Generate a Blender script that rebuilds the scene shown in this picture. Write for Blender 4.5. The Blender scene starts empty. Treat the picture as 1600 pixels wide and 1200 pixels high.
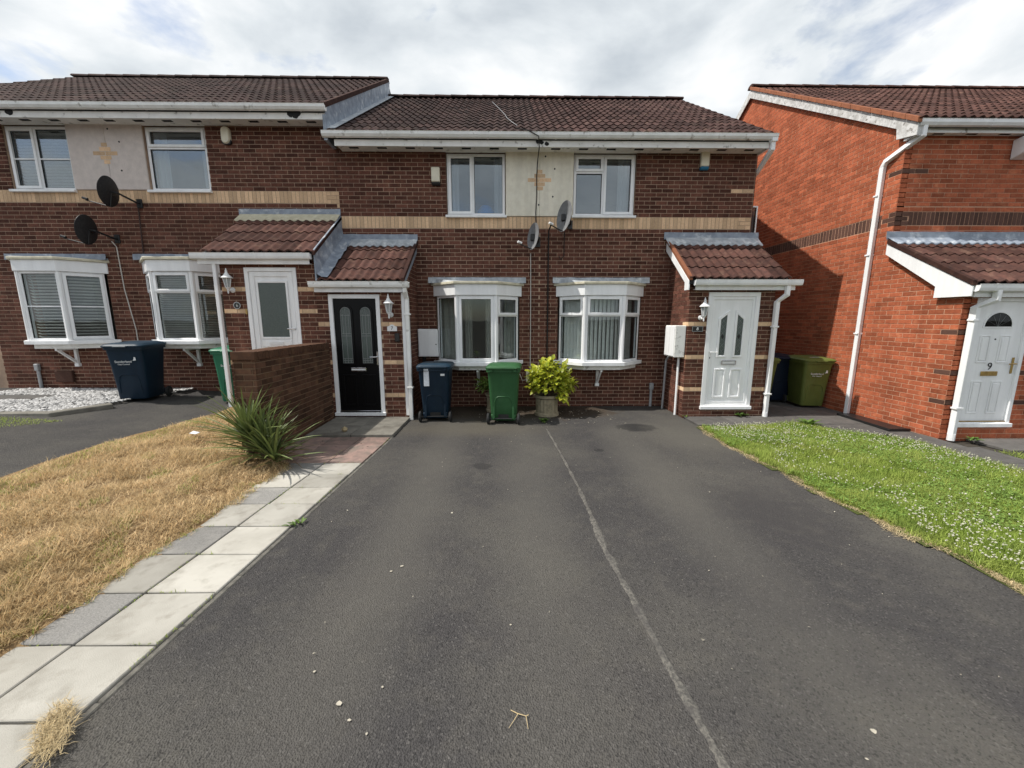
import bpy, bmesh, math, random
import numpy as np
from mathutils import Vector, Matrix
random.seed(7); rng = np.random.default_rng(7)
R = math.radians
sc = bpy.context.scene
C = sc.collection

# ------------------------------------------------------------------ camera, sky, sun, exposure
CAM_H = 1.8
FPX = 605.0 / 1600.0
PITCH = math.atan(100 / 605.0); YAW = R(0.8)
cam = bpy.data.cameras.new('camera'); cam.sensor_width = 36; cam.lens = 36 * FPX
cam.clip_start = 0.05; cam.clip_end = 3000
camo = bpy.data.objects.new('camera', cam); C.objects.link(camo)
camo.location = (0, 0, CAM_H); camo.rotation_euler = (R(90) - PITCH, 0, -YAW)
sc.camera = camo

SUN_EL, SUN_AZ = R(55), R(7)          # azimuth: from -X, turned a little towards the camera side
tosun = Vector((-math.cos(SUN_EL) * math.cos(SUN_AZ), -math.cos(SUN_EL) * math.sin(SUN_AZ), math.sin(SUN_EL)))
sl = bpy.data.lights.new('sun', 'SUN'); sl.energy = 3.8; sl.angle = R(0.6); sl.color = (1, .955, .88)
so = bpy.data.objects.new('sun', sl); C.objects.link(so); so.location = (-20, -5, 30)
so.rotation_euler = tosun.to_track_quat('Z', 'Y').to_euler()

world = bpy.data.worlds.new('World'); sc.world = world; world.use_nodes = True
nt = world.node_tree; nt.nodes.clear()
def WN(t, **k):
    n = nt.nodes.new(t)
    for a, b in k.items(): setattr(n, a, b)
    return n
sky = WN('ShaderNodeTexSky', sky_type='NISHITA', sun_disc=False)
sky.sun_elevation = SUN_EL; sky.sun_rotation = math.atan2(tosun.x, tosun.y)
bg1 = WN('ShaderNodeBackground'); bg1.inputs[1].default_value = .13
nt.links.new(sky.outputs[0], bg1.inputs[0])
tc = WN('ShaderNodeTexCoord'); pass
mapn = WN('ShaderNodeMapping'); mapn.inputs['Location'].default_value = (3.1, 1.7, .9); mapn.inputs['Scale'].default_value = (1, 1, 2.1)
nt.links.new(tc.outputs['Generated'], mapn.inputs[0])
n1 = WN('ShaderNodeTexNoise'); n1.inputs['Scale'].default_value = 2.6; n1.inputs['Detail'].default_value = 8; n1.inputs['Roughness'].default_value = .55; n1.inputs['Distortion'].default_value = .2
n2 = WN('ShaderNodeTexNoise'); n2.inputs['Scale'].default_value = 3.1; n2.inputs['Detail'].default_value = 9; n2.inputs['Roughness'].default_value = .52; n2.inputs['Distortion'].default_value = .25
nt.links.new(mapn.outputs[0], n1.inputs['Vector']); nt.links.new(mapn.outputs[0], n2.inputs['Vector'])
r1 = WN('ShaderNodeValToRGB'); r1.color_ramp.elements[0].position = .345; r1.color_ramp.elements[1].position = .465   # cover
nt.links.new(n1.outputs[0], r1.inputs[0])
r2 = WN('ShaderNodeValToRGB')
e = r2.color_ramp.elements; e[0].position = .34; e[0].color = (.46, .505, .55, 1); e[1].position = .64; e[1].color = (.85, .86, .865, 1)
m = e.new(.49); m.color = (.64, .68, .71, 1)
nt.links.new(n2.outputs[0], r2.inputs[0])
bg2 = WN('ShaderNodeBackground'); bg2.inputs[1].default_value = 1.0; nt.links.new(r2.outputs[0], bg2.inputs[0])
mx = WN('ShaderNodeMixShader'); out = WN('ShaderNodeOutputWorld')
nt.links.new(r1.outputs[0], mx.inputs[0]); nt.links.new(bg1.outputs[0], mx.inputs[1]); nt.links.new(bg2.outputs[0], mx.inputs[2])
nt.links.new(mx.outputs[0], out.inputs[0])

sc.view_settings.view_transform = 'Standard'; sc.view_settings.look = 'None'
sc.view_settings.exposure = 0.32; sc.view_settings.gamma = 1; sc.view_settings.use_curve_mapping = False
sc.render.engine = 'CYCLES'; sc.cycles.use_denoising = True
sc.cycles.max_bounces = 8; sc.cycles.transparent_max_bounces = 16; sc.cycles.caustics_reflective = False

# ------------------------------------------------------------------ materials
MT = {}
def lin(c): return tuple((x / 255 / 12.92 if x <= 10 else ((x / 255 + .055) / 1.055) ** 2.4) for x in c)
def pm(name, c1, c2=None, scale=6, lo=.4, hi=.65, rough=.6, bump=0, bscale=80, spec=.4, metal=0, tint=0, c3=None, s3=1.2, lo3=.5, hi3=.7, trans=0, vor=0, detail=5, coat=0, streak=0):
    """principled with two noise-mixed colours, optional third patch colour, per-piece tint attribute and bump"""
    m = bpy.data.materials.new(name); m.use_nodes = True; t = m.node_tree; N = t.nodes; L = t.links
    b = N['Principled BSDF']; b.inputs['Roughness'].default_value = rough; b.inputs['Specular IOR Level'].default_value = spec
    b.inputs['Metallic'].default_value = metal
    if coat: b.inputs['Coat Weight'].default_value = coat
    g = N.new('ShaderNodeNewGeometry')
    def noise(s, d=detail):
        n = N.new('ShaderNodeTexNoise'); n.inputs['Scale'].default_value = s; n.inputs['Detail'].default_value = d; n.inputs['Roughness'].default_value = .6
        L.new(g.outputs['Position'], n.inputs['Vector']); return n
    def mix(f, a, bb):
        x = N.new('ShaderNodeMix'); x.data_type = 'RGBA'
        L.new(f, x.inputs[0])
        for s, i in ((a, 6), (bb, 7)):
            if isinstance(s, tuple): x.inputs[i].default_value = (*s[:3], 1)
            else: L.new(s, x.inputs[i])
        return x.outputs[2]
    def ramp(src, lo, hi):
        r = N.new('ShaderNodeMapRange'); r.inputs[1].default_value = lo; r.inputs[2].default_value = hi; L.new(src, r.inputs[0]); return r.outputs[0]
    col = c1
    if c2 is not None: col = mix(ramp(noise(scale).outputs[0], lo, hi), c1, c2)
    if c3 is not None: col = mix(ramp(noise(s3).outputs[0], lo3, hi3), col, c3)
    if tint:
        a = N.new('ShaderNodeAttribute'); a.attribute_name = 'tint'
        mr = N.new('ShaderNodeMapRange'); mr.inputs[3].default_value = 1 - tint; mr.inputs[4].default_value = 1 + tint; L.new(a.outputs['Fac'], mr.inputs[0])
        h = N.new('ShaderNodeHueSaturation'); L.new(mr.outputs[0], h.inputs['Value'])
        if isinstance(col, tuple): h.inputs['Color'].default_value = (*col[:3], 1)
        else: L.new(col, h.inputs['Color'])
        col = h.outputs[0]
    if streak:
        vm = N.new('ShaderNodeVectorMath'); vm.operation = 'MULTIPLY'; L.new(g.outputs['Position'], vm.inputs[0]); vm.inputs[1].default_value = (5, 5, .55)
        sn = N.new('ShaderNodeTexNoise'); sn.inputs['Scale'].default_value = 1; sn.inputs['Detail'].default_value = 7; sn.inputs['Roughness'].default_value = .65; L.new(vm.outputs[0], sn.inputs['Vector'])
        sr = N.new('ShaderNodeMapRange'); sr.inputs[1].default_value = .35; sr.inputs[2].default_value = .68; sr.inputs[3].default_value = 1 + streak * .45; sr.inputs[4].default_value = 1 - streak; L.new(sn.outputs[0], sr.inputs[0])
        hs = N.new('ShaderNodeHueSaturation'); L.new(sr.outputs[0], hs.inputs['Value'])
        if isinstance(col, tuple): hs.inputs['Color'].default_value = (*col[:3], 1)
        else: L.new(col, hs.inputs['Color'])
        col = hs.outputs[0]
    if isinstance(col, tuple): b.inputs['Base Color'].default_value = (*col[:3], 1)
    else: L.new(col, b.inputs['Base Color'])
    if bump:
        bp = N.new('ShaderNodeBump'); bp.inputs['Strength'].default_value = bump; bp.inputs['Distance'].default_value = .01
        if vor:
            v = N.new('ShaderNodeTexVoronoi'); v.inputs['Scale'].default_value = bscale; L.new(g.outputs['Position'], v.inputs['Vector']); L.new(v.outputs['Distance'], bp.inputs['Height'])
        else: L.new(noise(bscale, 4).outputs[0], bp.inputs['Height'])
        L.new(bp.outputs[0], b.inputs['Normal'])
    if trans:
        tr = N.new('ShaderNodeBsdfTranslucent'); ms = N.new('ShaderNodeMixShader'); ms.inputs[0].default_value = trans
        if isinstance(col, tuple): tr.inputs[0].default_value = (*col[:3], 1)
        else: L.new(col, tr.inputs[0])
        L.new(b.outputs[0], ms.inputs[1]); L.new(tr.outputs[0], ms.inputs[2]); L.new(ms.outputs[0], N['Material Output'].inputs[0])
    MT[name] = m; return m

pm('brown_brick', (.140, .058, .040), (.084, .038, .029), 30, .35, .7, .88, .3, 160, .15, tint=.36, c3=(.19, .086, .056), s3=9, lo3=.52, hi3=.75, streak=.28)
pm('buff_brick', (.74, .525, .335), (.62, .42, .26), 35, .35, .7, .88, .3, 160, .15, tint=.18, streak=.15)
pm('orange_brick', (.43, .125, .060), (.325, .088, .045), 28, .35, .7, .88, .3, 160, .15, tint=.25, c3=(.50, .19, .10), s3=10, lo3=.55, hi3=.75, streak=.2)
pm('dark_band_brick', (.115, .058, .042), (.085, .045, .035), 30, .35, .7, .85, .3, 160, .2, tint=.25)
pm('rust_brick', (.110, .056, .034), (.07, .039, .027), 24, .35, .7, .88, .35, 150, .15, tint=.38, c3=(.17, .098, .054), s3=6, lo3=.55, hi3=.8, streak=.25)
pm('tan_mortar', (.52, .375, .27), (.41, .29, .21), 20, .3, .7, .95, .3, 200, .1, c3=(.28, .205, .16), s3=1.1, lo3=.48, hi3=.72)
pm('pink_mortar', (.62, .38, .26), (.50, .30, .205), 20, .3, .7, .95, .3, 200, .1)
pm('rust_mortar', (.29, .20, .13), (.21, .145, .095), 20, .3, .7, .95, .3, 200, .1)
pm('roughcast', (.90, .85, .72), (.81, .755, .63), 9, .35, .7, .95, 1.0, 110, .1, streak=.12)
pm('pink_roughcast', (.72, .64, .59), (.62, .55, .51), 9, .35, .7, .95, 1.0, 110, .1)
pm('brown_tile', (.070, .038, .033), (.038, .023, .021), 14, .35, .7, .85, .3, 120, .10, tint=.36, c3=(.115, .078, .06), s3=5, lo3=.56, hi3=.75)
pm('dark_tile', (.055, .031, .027), (.030, .0195, .018), 14, .35, .7, .82, .3, 120, .12, tint=.36, c3=(.085, .064, .048), s3=5, lo3=.56, hi3=.75)
pm('red_tile', (.098, .047, .037), (.056, .031, .027), 10, .35, .68, .85, .3, 120, .10, tint=.36, c3=(.15, .088, .065), s3=7, lo3=.55, hi3=.75)
pm('terracotta', (.33, .13, .068), (.24, .095, .055), 12, .35, .7, .85, .3, 120, .2, tint=.2)
pm('lead', (.30, .345, .41), (.19, .22, .27), 7, .35, .65, .5, .25, 30, .5, c3=(.58, .61, .64), s3=6, lo3=.55, hi3=.72)
pm('pale_lead', (.52, .55, .58), (.30, .33, .36), 8, .35, .65, .5, .3, 30, .5, c3=(.72, .74, .74), s3=5, lo3=.55, hi3=.7)
pm('stone_lead', (.62, .58, .44), (.48, .44, .32), 8, .35, .65, .8, .3, 60, .2)
pm('upvc', (.90, .905, .91), (.84, .845, .85), 2, .5, .8, .35, 0, 50, .5, streak=.11)
pm('aged_paint', (.90, .89, .86), (.78, .77, .74), 4, .35, .65, .6, .1, 60, .3, c3=(.30, .28, .25), s3=8, lo3=.60, hi3=.72)
pm('peeling_paint', (.66, .66, .65), (.46, .455, .44), 10, .42, .6, .75, .3, 60, .2, c3=(.28, .265, .25), s3=16, lo3=.58, hi3=.66)
pm('cream_board', (.66, .62, .48), (.50, .46, .35), 8, .4, .65, .7, .1, 60, .3)
pm('gutter_white', (.90, .90, .88), (.78, .78, .75), 5, .4, .68, .4, 0, 60, .5, c3=(.34, .32, .28), s3=5.5, lo3=.60, hi3=.72)
pm('black_plastic', (.012, .012, .013), (.02, .02, .02), 20, .4, .7, .4, 0, 60, .5)
pm('black_door', (.003, .003, .0035), None, rough=.4, spec=.2)
pm('dark_vent', (.02, .02, .02), None, rough=.9)
pm('chrome', (.7, .7, .72), None, rough=.2, metal=1)
pm('brass', (.55, .38, .14), (.4, .27, .1), 30, rough=.35, metal=1)
pm('white_enamel', (.82, .82, .82), (.74, .74, .74), 8, rough=.4)
pm('grey_plastic', (.38, .39, .40), (.3, .31, .32), 12, rough=.5)
pm('cream_plastic', (.80, .75, .60), (.72, .67, .53), 9, rough=.5)
pm('blue_plastic', (.02, .16, .30), None, rough=.4)
pm('navy_bin', (.004, .016, .033), (.006, .021, .04), 6, .35, .7, .5, .06, 200, .3, c3=(.013, .03, .046), s3=3, lo3=.55, hi3=.8, streak=.2)
pm('teal_lid', (.008, .026, .048), (.012, .035, .06), 6, .35, .7, .5, .06, 200, .3)
pm('dark_navy_bin', (.004, .009, .022), (.006, .012, .028), 6, .35, .7, .5, .06, 200, .3)
pm('green_bin', (.028, .098, .034), (.035, .115, .042), 5, .35, .7, .5, .06, 200, .3, c3=(.055, .14, .065), s3=3, lo3=.55, hi3=.85, streak=.2)
pm('emerald_bin', (.022, .14, .075), (.028, .165, .09), 5, .35, .7, .45, .06, 200, .4)
pm('olive_bin', (.115, .145, .033), (.14, .17, .044), 5, .35, .7, .52, .06, 200, .3, c3=(.17, .2, .075), s3=3, lo3=.55, hi3=.8, streak=.2)
pm('rubber', (.015, .015, .016), (.03, .03, .03), 30, rough=.8)
pm('paper', (.72, .76, .80), (.62, .66, .7), 25, rough=.8)
pm('mark_white', (.78, .80, .80), None, rough=.6)
pm('mark_black', (.015, .015, .015), None, rough=.5)
pm('dish_black', (.022, .022, .024), (.035, .034, .034), 30, rough=.55, spec=.3)
pm('dish_grey', (.21, .215, .225), (.16, .165, .17), 14, rough=.55, spec=.35)
pm('cable_black', (.012, .011, .01), None, rough=.6)
pm('cable_white', (.62, .60, .55), (.5, .48, .44), 10, rough=.6)
pm('cable_brown', (.05, .026, .02), None, rough=.6)
pm('plaster', (.55, .54, .51), (.5, .49, .46), 3, rough=.9)
pm('carpet', (.2, .17, .14), (.15, .13, .11), 20, rough=.95)
pm('curtain', (.84, .85, .86), (.78, .79, .81), 12, rough=.9, trans=.35)
pm('blind', (.86, .86, .83), (.78, .78, .75), 12, rough=.7, trans=.25)
pm('voile', (.50, .49, .44), (.44, .43, .39), 12, rough=.9, trans=.35)
pm('blue_fabric', (.03, .20, .60), (.04, .26, .7), 9, rough=.8)
pm('pale_slab', (.44, .42, .375), (.32, .302, .265), 1.7, .38, .66, .92, .4, 190, .15, tint=.2, c3=(.25, .23, .195), s3=7, lo3=.52, hi3=.80)
pm('grey_slab', (.275, .265, .25), (.20, .193, .182), 90, .4, .62, .92, .5, 170, .15, tint=.16, c3=(.34, .325, .30), s3=4, lo3=.5, hi3=.8)
pm('pink_slab', (.30, .205, .175), (.20, .145, .128), 9, .35, .68, .92, .4, 150, .15, tint=.2, c3=(.15, .13, .11), s3=4, lo3=.46, hi3=.72)
pm('concrete', (.24, .225, .195), (.16, .15, .13), 6, .35, .68, .93, .4, 140, .2, c3=(.11, .10, .085), s3=2.5, lo3=.5, hi3=.75, tint=.12)
pm('concrete_path', (.125, .118, .112), (.09, .085, .08), 7, .35, .68, .93, .4, 140, .2, c3=(.16, .15, .135), s3=3, lo3=.55, hi3=.75, tint=.14)
pm('worn_edging', (.165, .155, .137), (.088, .083, .077), 60, .42, .60, .95, .8, 120, .15, c3=(.078, .073, .07), s3=5, lo3=.45, hi3=.66)
pm('kerb_edging', (.17, .16, .14), (.10, .095, .085), 16, .4, .65, .95, .6, 120, .15, c3=(.08, .075, .07), s3=4, lo3=.5, hi3=.7)
pm('soil', (.075, .066, .055), (.05, .045, .038), 14, .35, .65, .98, .8, 60, .1)
pm('dry_soil', (.30, .20, .10), (.18, .12, .065), 9, .35, .65, .98, .8, 60, .1, c3=(.10, .075, .045), s3=2.2, lo3=.58, hi3=.75)
pm('lawn_soil', (.085, .10, .03), (.06, .075, .022), 9, .35, .65, .98, .8, 60, .1)
pm('straw', (.69, .525, .31), (.54, .40, .215), 3, .35, .7, .92, 0, 50, .1, tint=.5, trans=.25, c3=(.36, .26, .13), s3=2.6, lo3=.55, hi3=.74)
pm('pale_straw', (.58, .47, .29), (.46, .36, .20), 5, .35, .7, .85, 0, 50, .2, tint=.4, trans=.2)
pm('grass_green', (.30, .40, .075), (.42, .47, .13), 2.2, .35, .68, .65, 0, 50, .2, tint=.45, trans=.42, c3=(.20, .29, .06), s3=4, lo3=.5, hi3=.7)
pm('clover_leaf', (.19, .31, .065), (.25, .36, .09), 5, .35, .7, .65, 0, 50, .2, tint=.3, trans=.3)
pm('clover_white', (.62, .61, .50), (.52, .50, .38), 40, .35, .7, .9, 0, 50, .2, trans=.2)
pm('yucca_leaf', (.15, .185, .058), (.10, .135, .042), 5, .35, .7, .5, 0, 60, .35, tint=.5, trans=.15)
pm('yucca_dead', (.30, .20, .09), (.2, .13, .06), 8, .35, .7, .9, tint=.3)
pm('shrub_leaf', (.60, .58, .06), (.26, .36, .04), 26, .42, .60, .45, 0, 60, .4, tint=.32, trans=.35)
pm('dark_leaf', (.09, .17, .03), (.22, .28, .06), 26, .42, .6, .5, 0, 60, .4, tint=.3, trans=.25)  # mottled dark green for the small potted plants
pm('weed_leaf', (.09, .17, .03), (.13, .21, .04), 12, .4, .6, .6, tint=.4, trans=.25)
pm('bark', (.12, .085, .055), (.08, .055, .035), 30, rough=.95, bump=.5, bscale=60)
pm('stone_pot', (.37, .32, .22), (.26, .22, .15), 12, .35, .65, .93, .5, 90, .15, c3=(.17, .15, .10), s3=6, lo3=.55, hi3=.75)
pm('pebble', (.44, .43, .42), (.30, .295, .29), 12, .35, .65, .85, tint=.7)
pm('debris', (.36, .33, .27), (.26, .235, .19), 20, .35, .7, .9, tint=.45)
pm('dark_debris', (.085, .06, .04), (.05, .036, .025), 20, .35, .7, .95, tint=.5)
pm('timber', (.23, .16, .10), (.16, .11, .07), 20, rough=.9)

def glass(name, refl, tint, rough=.015):
    m = bpy.data.materials.new(name); m.use_nodes = True; t = m.node_tree; N = t.nodes; L = t.links; N.clear()
    tr = N.new('ShaderNodeBsdfTransparent'); tr.inputs[0].default_value = (*tint, 1)
    gl = N.new('ShaderNodeBsdfGlossy'); gl.inputs['Roughness'].default_value = rough; gl.inputs[0].default_value = (.93, .97, 1, 1)
    fr = N.new('ShaderNodeLayerWeight'); fr.inputs[0].default_value = .5
    pw = N.new('ShaderNodeMath'); pw.operation = 'POWER'; pw.inputs[1].default_value = 4.5; L.new(fr.outputs['Facing'], pw.inputs[0])
    ad = N.new('ShaderNodeMath'); ad.operation = 'MULTIPLY_ADD'; ad.inputs[1].default_value = .85; ad.inputs[2].default_value = refl; ad.use_clamp = True
    L.new(pw.outputs[0], ad.inputs[0])
    g = N.new('ShaderNodeNewGeometry'); n = N.new('ShaderNodeTexNoise'); n.inputs['Scale'].default_value = 1.6; L.new(g.outputs['Position'], n.inputs['Vector'])
    bp = N.new('ShaderNodeBump'); bp.inputs['Strength'].default_value = .03; bp.inputs['Distance'].default_value = .05; L.new(n.outputs[0], bp.inputs['Height']); L.new(bp.outputs[0], gl.inputs['Normal'])
    ms = N.new('ShaderNodeMixShader'); o = N.new('ShaderNodeOutputMaterial')
    L.new(ad.outputs[0], ms.inputs[0]); L.new(tr.outputs[0], ms.inputs[1]); L.new(gl.outputs[0], ms.inputs[2]); L.new(ms.outputs[0], o.inputs[0])
    MT[name] = m
glass('clear_glass', .05, (.92, .95, .95))
glass('upper_glass', .15, (.78, .82, .84))
glass('dark_glass', .02, (.4, .42, .4))
pm('obscure_glass', (.085, .105, .095), (.07, .09, .08), 60, .4, .6, .22, .35, 90, .6)
pm('lead_came', (.22, .23, .23), None, rough=.5)
pm('lantern_glass', (.45, .47, .48), (.3, .32, .33), 60, .4, .6, .15, .2, 60, .6)

def asphalt(name, marks):
    m = pm(name, (.077, .0725, .0715), (.048, .046, .0455), 120, .36, .66, .93, .8, 120, .15, vor=1)
    t = m.node_tree; N = t.nodes; L = t.links; b = N['Principled BSDF']
    g = N.new('ShaderNodeNewGeometry'); col = b.inputs['Base Color'].links[0].from_socket
    def mixin(f, c, blend='MIX'):
        nonlocal col
        x = N.new('ShaderNodeMix'); x.data_type = 'RGBA'; x.blend_type = blend; L.new(f, x.inputs[0]); L.new(col, x.inputs[6]); x.inputs[7].default_value = (*c, 1); col = x.outputs[2]
    def nz(s, lo, hi, d=5, mul=1):
        n = N.new('ShaderNodeTexNoise'); n.inputs['Scale'].default_value = s; n.inputs['Detail'].default_value = d; L.new(g.outputs['Position'], n.inputs['Vector'])
        r = N.new('ShaderNodeMapRange'); r.inputs[1].default_value = lo; r.inputs[2].default_value = hi; r.inputs[4].default_value = mul; L.new(n.outputs[0], r.inputs[0]); return r.outputs[0]
    mixin(nz(.55, .42, .62, 4, .6), (.122, .114, .099)); mixin(nz(1.9, .48, .72, 5, .38), (.055, .051, .053)); mixin(nz(7, .5, .75, 6, .45), (.115, .106, .092)); mixin(nz(40, .55, .75, 3, .3), (.045, .043, .042))
    v = N.new('ShaderNodeTexVoronoi'); v.inputs['Scale'].default_value = 115; L.new(g.outputs['Position'], v.inputs['Vector'])
    s2 = N.new('ShaderNodeSeparateColor'); L.new(v.outputs['Color'], s2.inputs[0])
    r = N.new('ShaderNodeMapRange'); r.inputs[1].default_value = .86; r.inputs[2].default_value = 1.0; r.inputs[4].default_value = .45; L.new(s2.outputs[0], r.inputs[0]); mixin(r.outputs[0], (.17, .16, .15))
    r = N.new('ShaderNodeMapRange'); r.inputs[1].default_value = .80; r.inputs[2].default_value = .95; r.inputs[4].default_value = .55; L.new(s2.outputs[1], r.inputs[0]); mixin(r.outputs[0], (.025, .024, .024))
    for (cx, cy, rx, ry, c, soft, amt) in marks:
        sb = N.new('ShaderNodeVectorMath'); sb.operation = 'SUBTRACT'; L.new(g.outputs['Position'], sb.inputs[0]); sb.inputs[1].default_value = (cx, cy, 0)
        ml = N.new('ShaderNodeVectorMath'); ml.operation = 'MULTIPLY'; L.new(sb.outputs[0], ml.inputs[0]); ml.inputs[1].default_value = (1 / rx, 1 / ry, 0)
        ln = N.new('ShaderNodeVectorMath'); ln.operation = 'LENGTH'; L.new(ml.outputs[0], ln.inputs[0])
        n = N.new('ShaderNodeTexNoise'); n.inputs['Scale'].default_value = 7; n.inputs['Detail'].default_value = 6; L.new(g.outputs['Position'], n.inputs['Vector'])
        a = N.new('ShaderNodeMath'); a.operation = 'ADD'; L.new(ln.outputs['Value'], a.inputs[0]); L.new(n.outputs[0], a.inputs[1])
        r = N.new('ShaderNodeMapRange'); r.inputs[1].default_value = 1.5 + soft; r.inputs[2].default_value = 1.5 - soft; r.inputs[4].default_value = amt; L.new(a.outputs[0], r.inputs[0])
        mixin(r.outputs[0], c)
    L.new(col, b.inputs['Base Color'])
    return m
asphalt('asphalt', [(2.2, 6.33, .34, .22, (.03, .029, .029), .1, .85),
                    (-.2, 7.6, 1.9, .75, (.07, .052, .036), .3, .8), (1.3, 7.55, .8, .5, (.065, .048, .034), .25, .8),
                    (-.7, 6.3, 1.2, .4, (.125, .11, .082), .5, .45), (2.9, 5.9, .5, .9, (.125, .117, .10), .5, .5), (-.9, 3.6, .28, 2.6, (.125, .117, .103), .6, .5), (.25, 3.9, .28, 2.4, (.12, .113, .10), .6, .4), (1.75, 4.2, .3, 2.2, (.125, .117, .103), .6, .5), (-.3, 4.6, .12, .1, (.04, .038, .038), .12, .7), (1.3, 5.2, .07, .06, (.035, .034, .034), .1, .8), (2.5, 3.4, .4, .5, (.058, .054, .054), .5, .6)])
asphalt('asphalt_left', [])

# ------------------------------------------------------------------ helpers
def wloc(o):
    v = Vector((0, 0, 0))
    while o is not None: v += o.location; o = o.parent
    return v
def tag(o, label=None, cat=None, group=None, kind=None):
    for k, v in (('label', label), ('category', cat), ('group', group), ('kind', kind)):
        if v: o[k] = v
    return o
def thing(name, label, cat, loc, group=None, rz=0):
    o = bpy.data.objects.new(name, None); C.objects.link(o); o.location = loc; o.rotation_euler = (0, 0, rz); o.empty_display_size = .1
    return tag(o, label, cat, group)
def link(name, me, parent=None):
    o = bpy.data.objects.new(name, me); C.objects.link(o)
    if parent is not None: o.parent = parent
    return o
class Fr:
    """local wall frame: a along the wall, d outward, v up"""
    def __init__(s, O, u):
        s.O = Vector(O); s.u = Vector((u[0], u[1], 0)).normalized(); s.n = Vector((s.u.y, -s.u.x, 0))
    def __call__(s, p): return s.O + s.u * p[0] + s.n * p[1] + Vector((0, 0, p[2]))
class MB:
    def __init__(s, fr=None): s.v = []; s.f = []; s.fr = fr
    def add(s, vs, fs):
        k = len(s.v); s.v += [tuple(s.fr(p)) if s.fr else tuple(p) for p in vs]; s.f += [tuple(i + k for i in f) for f in fs]; return s
    def box(s, x0, x1, y0, y1, z0, z1):
        return s.add([(x, y, z) for z in (z0, z1) for y in (y0, y1) for x in (x0, x1)], [(0, 2, 3, 1), (4, 5, 7, 6), (0, 1, 5, 4), (2, 6, 7, 3), (0, 4, 6, 2), (1, 3, 7, 5)])
    def prism(s, poly, ax, a, b):
        """polygon given in the two other axes, extruded along axis ax from a to b"""
        def P(p, t): return {0: (t, p[0], p[1]), 1: (p[0], t, p[1]), 2: (p[0], p[1], t)}[ax]
        n = len(poly)
        return s.add([P(p, a) for p in poly] + [P(p, b) for p in poly], [tuple(range(n)), tuple(range(2 * n - 1, n - 1, -1))] + [(i, (i + 1) % n, n + (i + 1) % n, n + i) for i in range(n)])
    def ring(s, poly, inner, y0, y1):
        """frame between two outlines in (x, z)"""
        n = len(poly)
        vs = [(p[0], y0, p[1]) for p in poly] + [(p[0], y0, p[1]) for p in inner] + [(p[0], y1, p[1]) for p in poly] + [(p[0], y1, p[1]) for p in inner]
        fs = []
        for i in range(n):
            j = (i + 1) % n
            fs += [(i, j, n + j, n + i), (2 * n + i, 3 * n + i, 3 * n + j, 2 * n + j), (i, 2 * n + i, 2 * n + j, j), (n + i, n + j, 3 * n + j, 3 * n + i)]
        return s.add(vs, fs)
    def tube(s, pts, r, n=8, ph=0, closed=False):
        pts = [Vector(p) for p in pts]; m = len(pts); vs = []; fs = []
        rr = r if isinstance(r, (list, tuple)) else [r] * m
        prev = None
        for i, p in enumerate(pts):
            a = (pts[min(i + 1, m - 1)] - pts[max(i - 1, 0)]).normalized()
            if prev is None:
                x = a.orthogonal().normalized()
                if abs(a.z) < .99: x = a.cross(Vector((0, 0, 1))).normalized()
                else: x = Vector((1, 0, 0))
            else: x = (prev - a * prev.dot(a)).normalized()
            prev = x; y = a.cross(x)
            k = 1
            if 0 < i < m - 1:
                c = (pts[i] - pts[i - 1]).normalized().dot((pts[i + 1] - pts[i]).normalized()); k = 1 / max(.6, math.sqrt((1 + c) / 2))
            for j in range(n):
                t = 2 * math.pi * j / n + ph; vs.append(p + (x * math.cos(t) + y * math.sin(t)) * rr[i] * (k if n == 4 else 1))
        for i in range(m - 1):
            for j in range(n): fs.append((i * n + j, i * n + (j + 1) % n, (i + 1) * n + (j + 1) % n, (i + 1) * n + j))
        fs.append(tuple(range(n - 1, -1, -1))); fs.append(tuple(range((m - 1) * n, m * n)))
        return s.add(vs, fs)
    def lathe(s, prof, c=(0, 0, 0), n=16, axis='z', ph=0):
        vs = []; fs = []; m = len(prof)
        for r, z in prof:
            for j in range(n):
                t = 2 * math.pi * j / n + ph; a, b = r * math.cos(t), r * math.sin(t)
                vs.append({'z': (c[0] + a, c[1] + b, c[2] + z), 'x': (c[0] + z, c[1] + a, c[2] + b), 'y': (c[0] + a, c[1] + z, c[2] + b)}[axis])
        for i in range(m - 1):
            for j in range(n): fs.append((i * n + j, i * n + (j + 1) % n, (i + 1) * n + (j + 1) % n, (i + 1) * n + j))
        fs.append(tuple(range(n - 1, -1, -1))); fs.append(tuple(range((m - 1) * n, m * n)))
        return s.add(vs, fs)
    def loft(s, secs, k=4):
        """rounded rectangles (z, w, d, yoff, r) lofted and capped"""
        rings = []
        for z, w, d, yo, r in secs:
            ring = []
            for q, (sx, sy) in enumerate(((1, 1), (-1, 1), (-1, -1), (1, -1))):
                for i in range(k + 1):
                    t = math.pi / 2 * (q + i / k); zz = z(0) if callable(z) else z
                    px = sx * (w / 2 - r) + r * math.cos(t); py = yo + sy * (d / 2 - r) + r * math.sin(t)
                    ring.append((px, py, z(py) if callable(z) else z))
            rings.append(ring)
        n = len(rings[0]); vs = [p for r in rings for p in r]; fs = []
        for i in range(len(rings) - 1):
            for j in range(n): fs.append((i * n + j, i * n + (j + 1) % n, (i + 1) * n + (j + 1) % n, (i + 1) * n + j))
        fs.append(tuple(range(n - 1, -1, -1))); fs.append(tuple(range((len(rings) - 1) * n, len(rings) * n)))
        return s.add(vs, fs)
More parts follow.
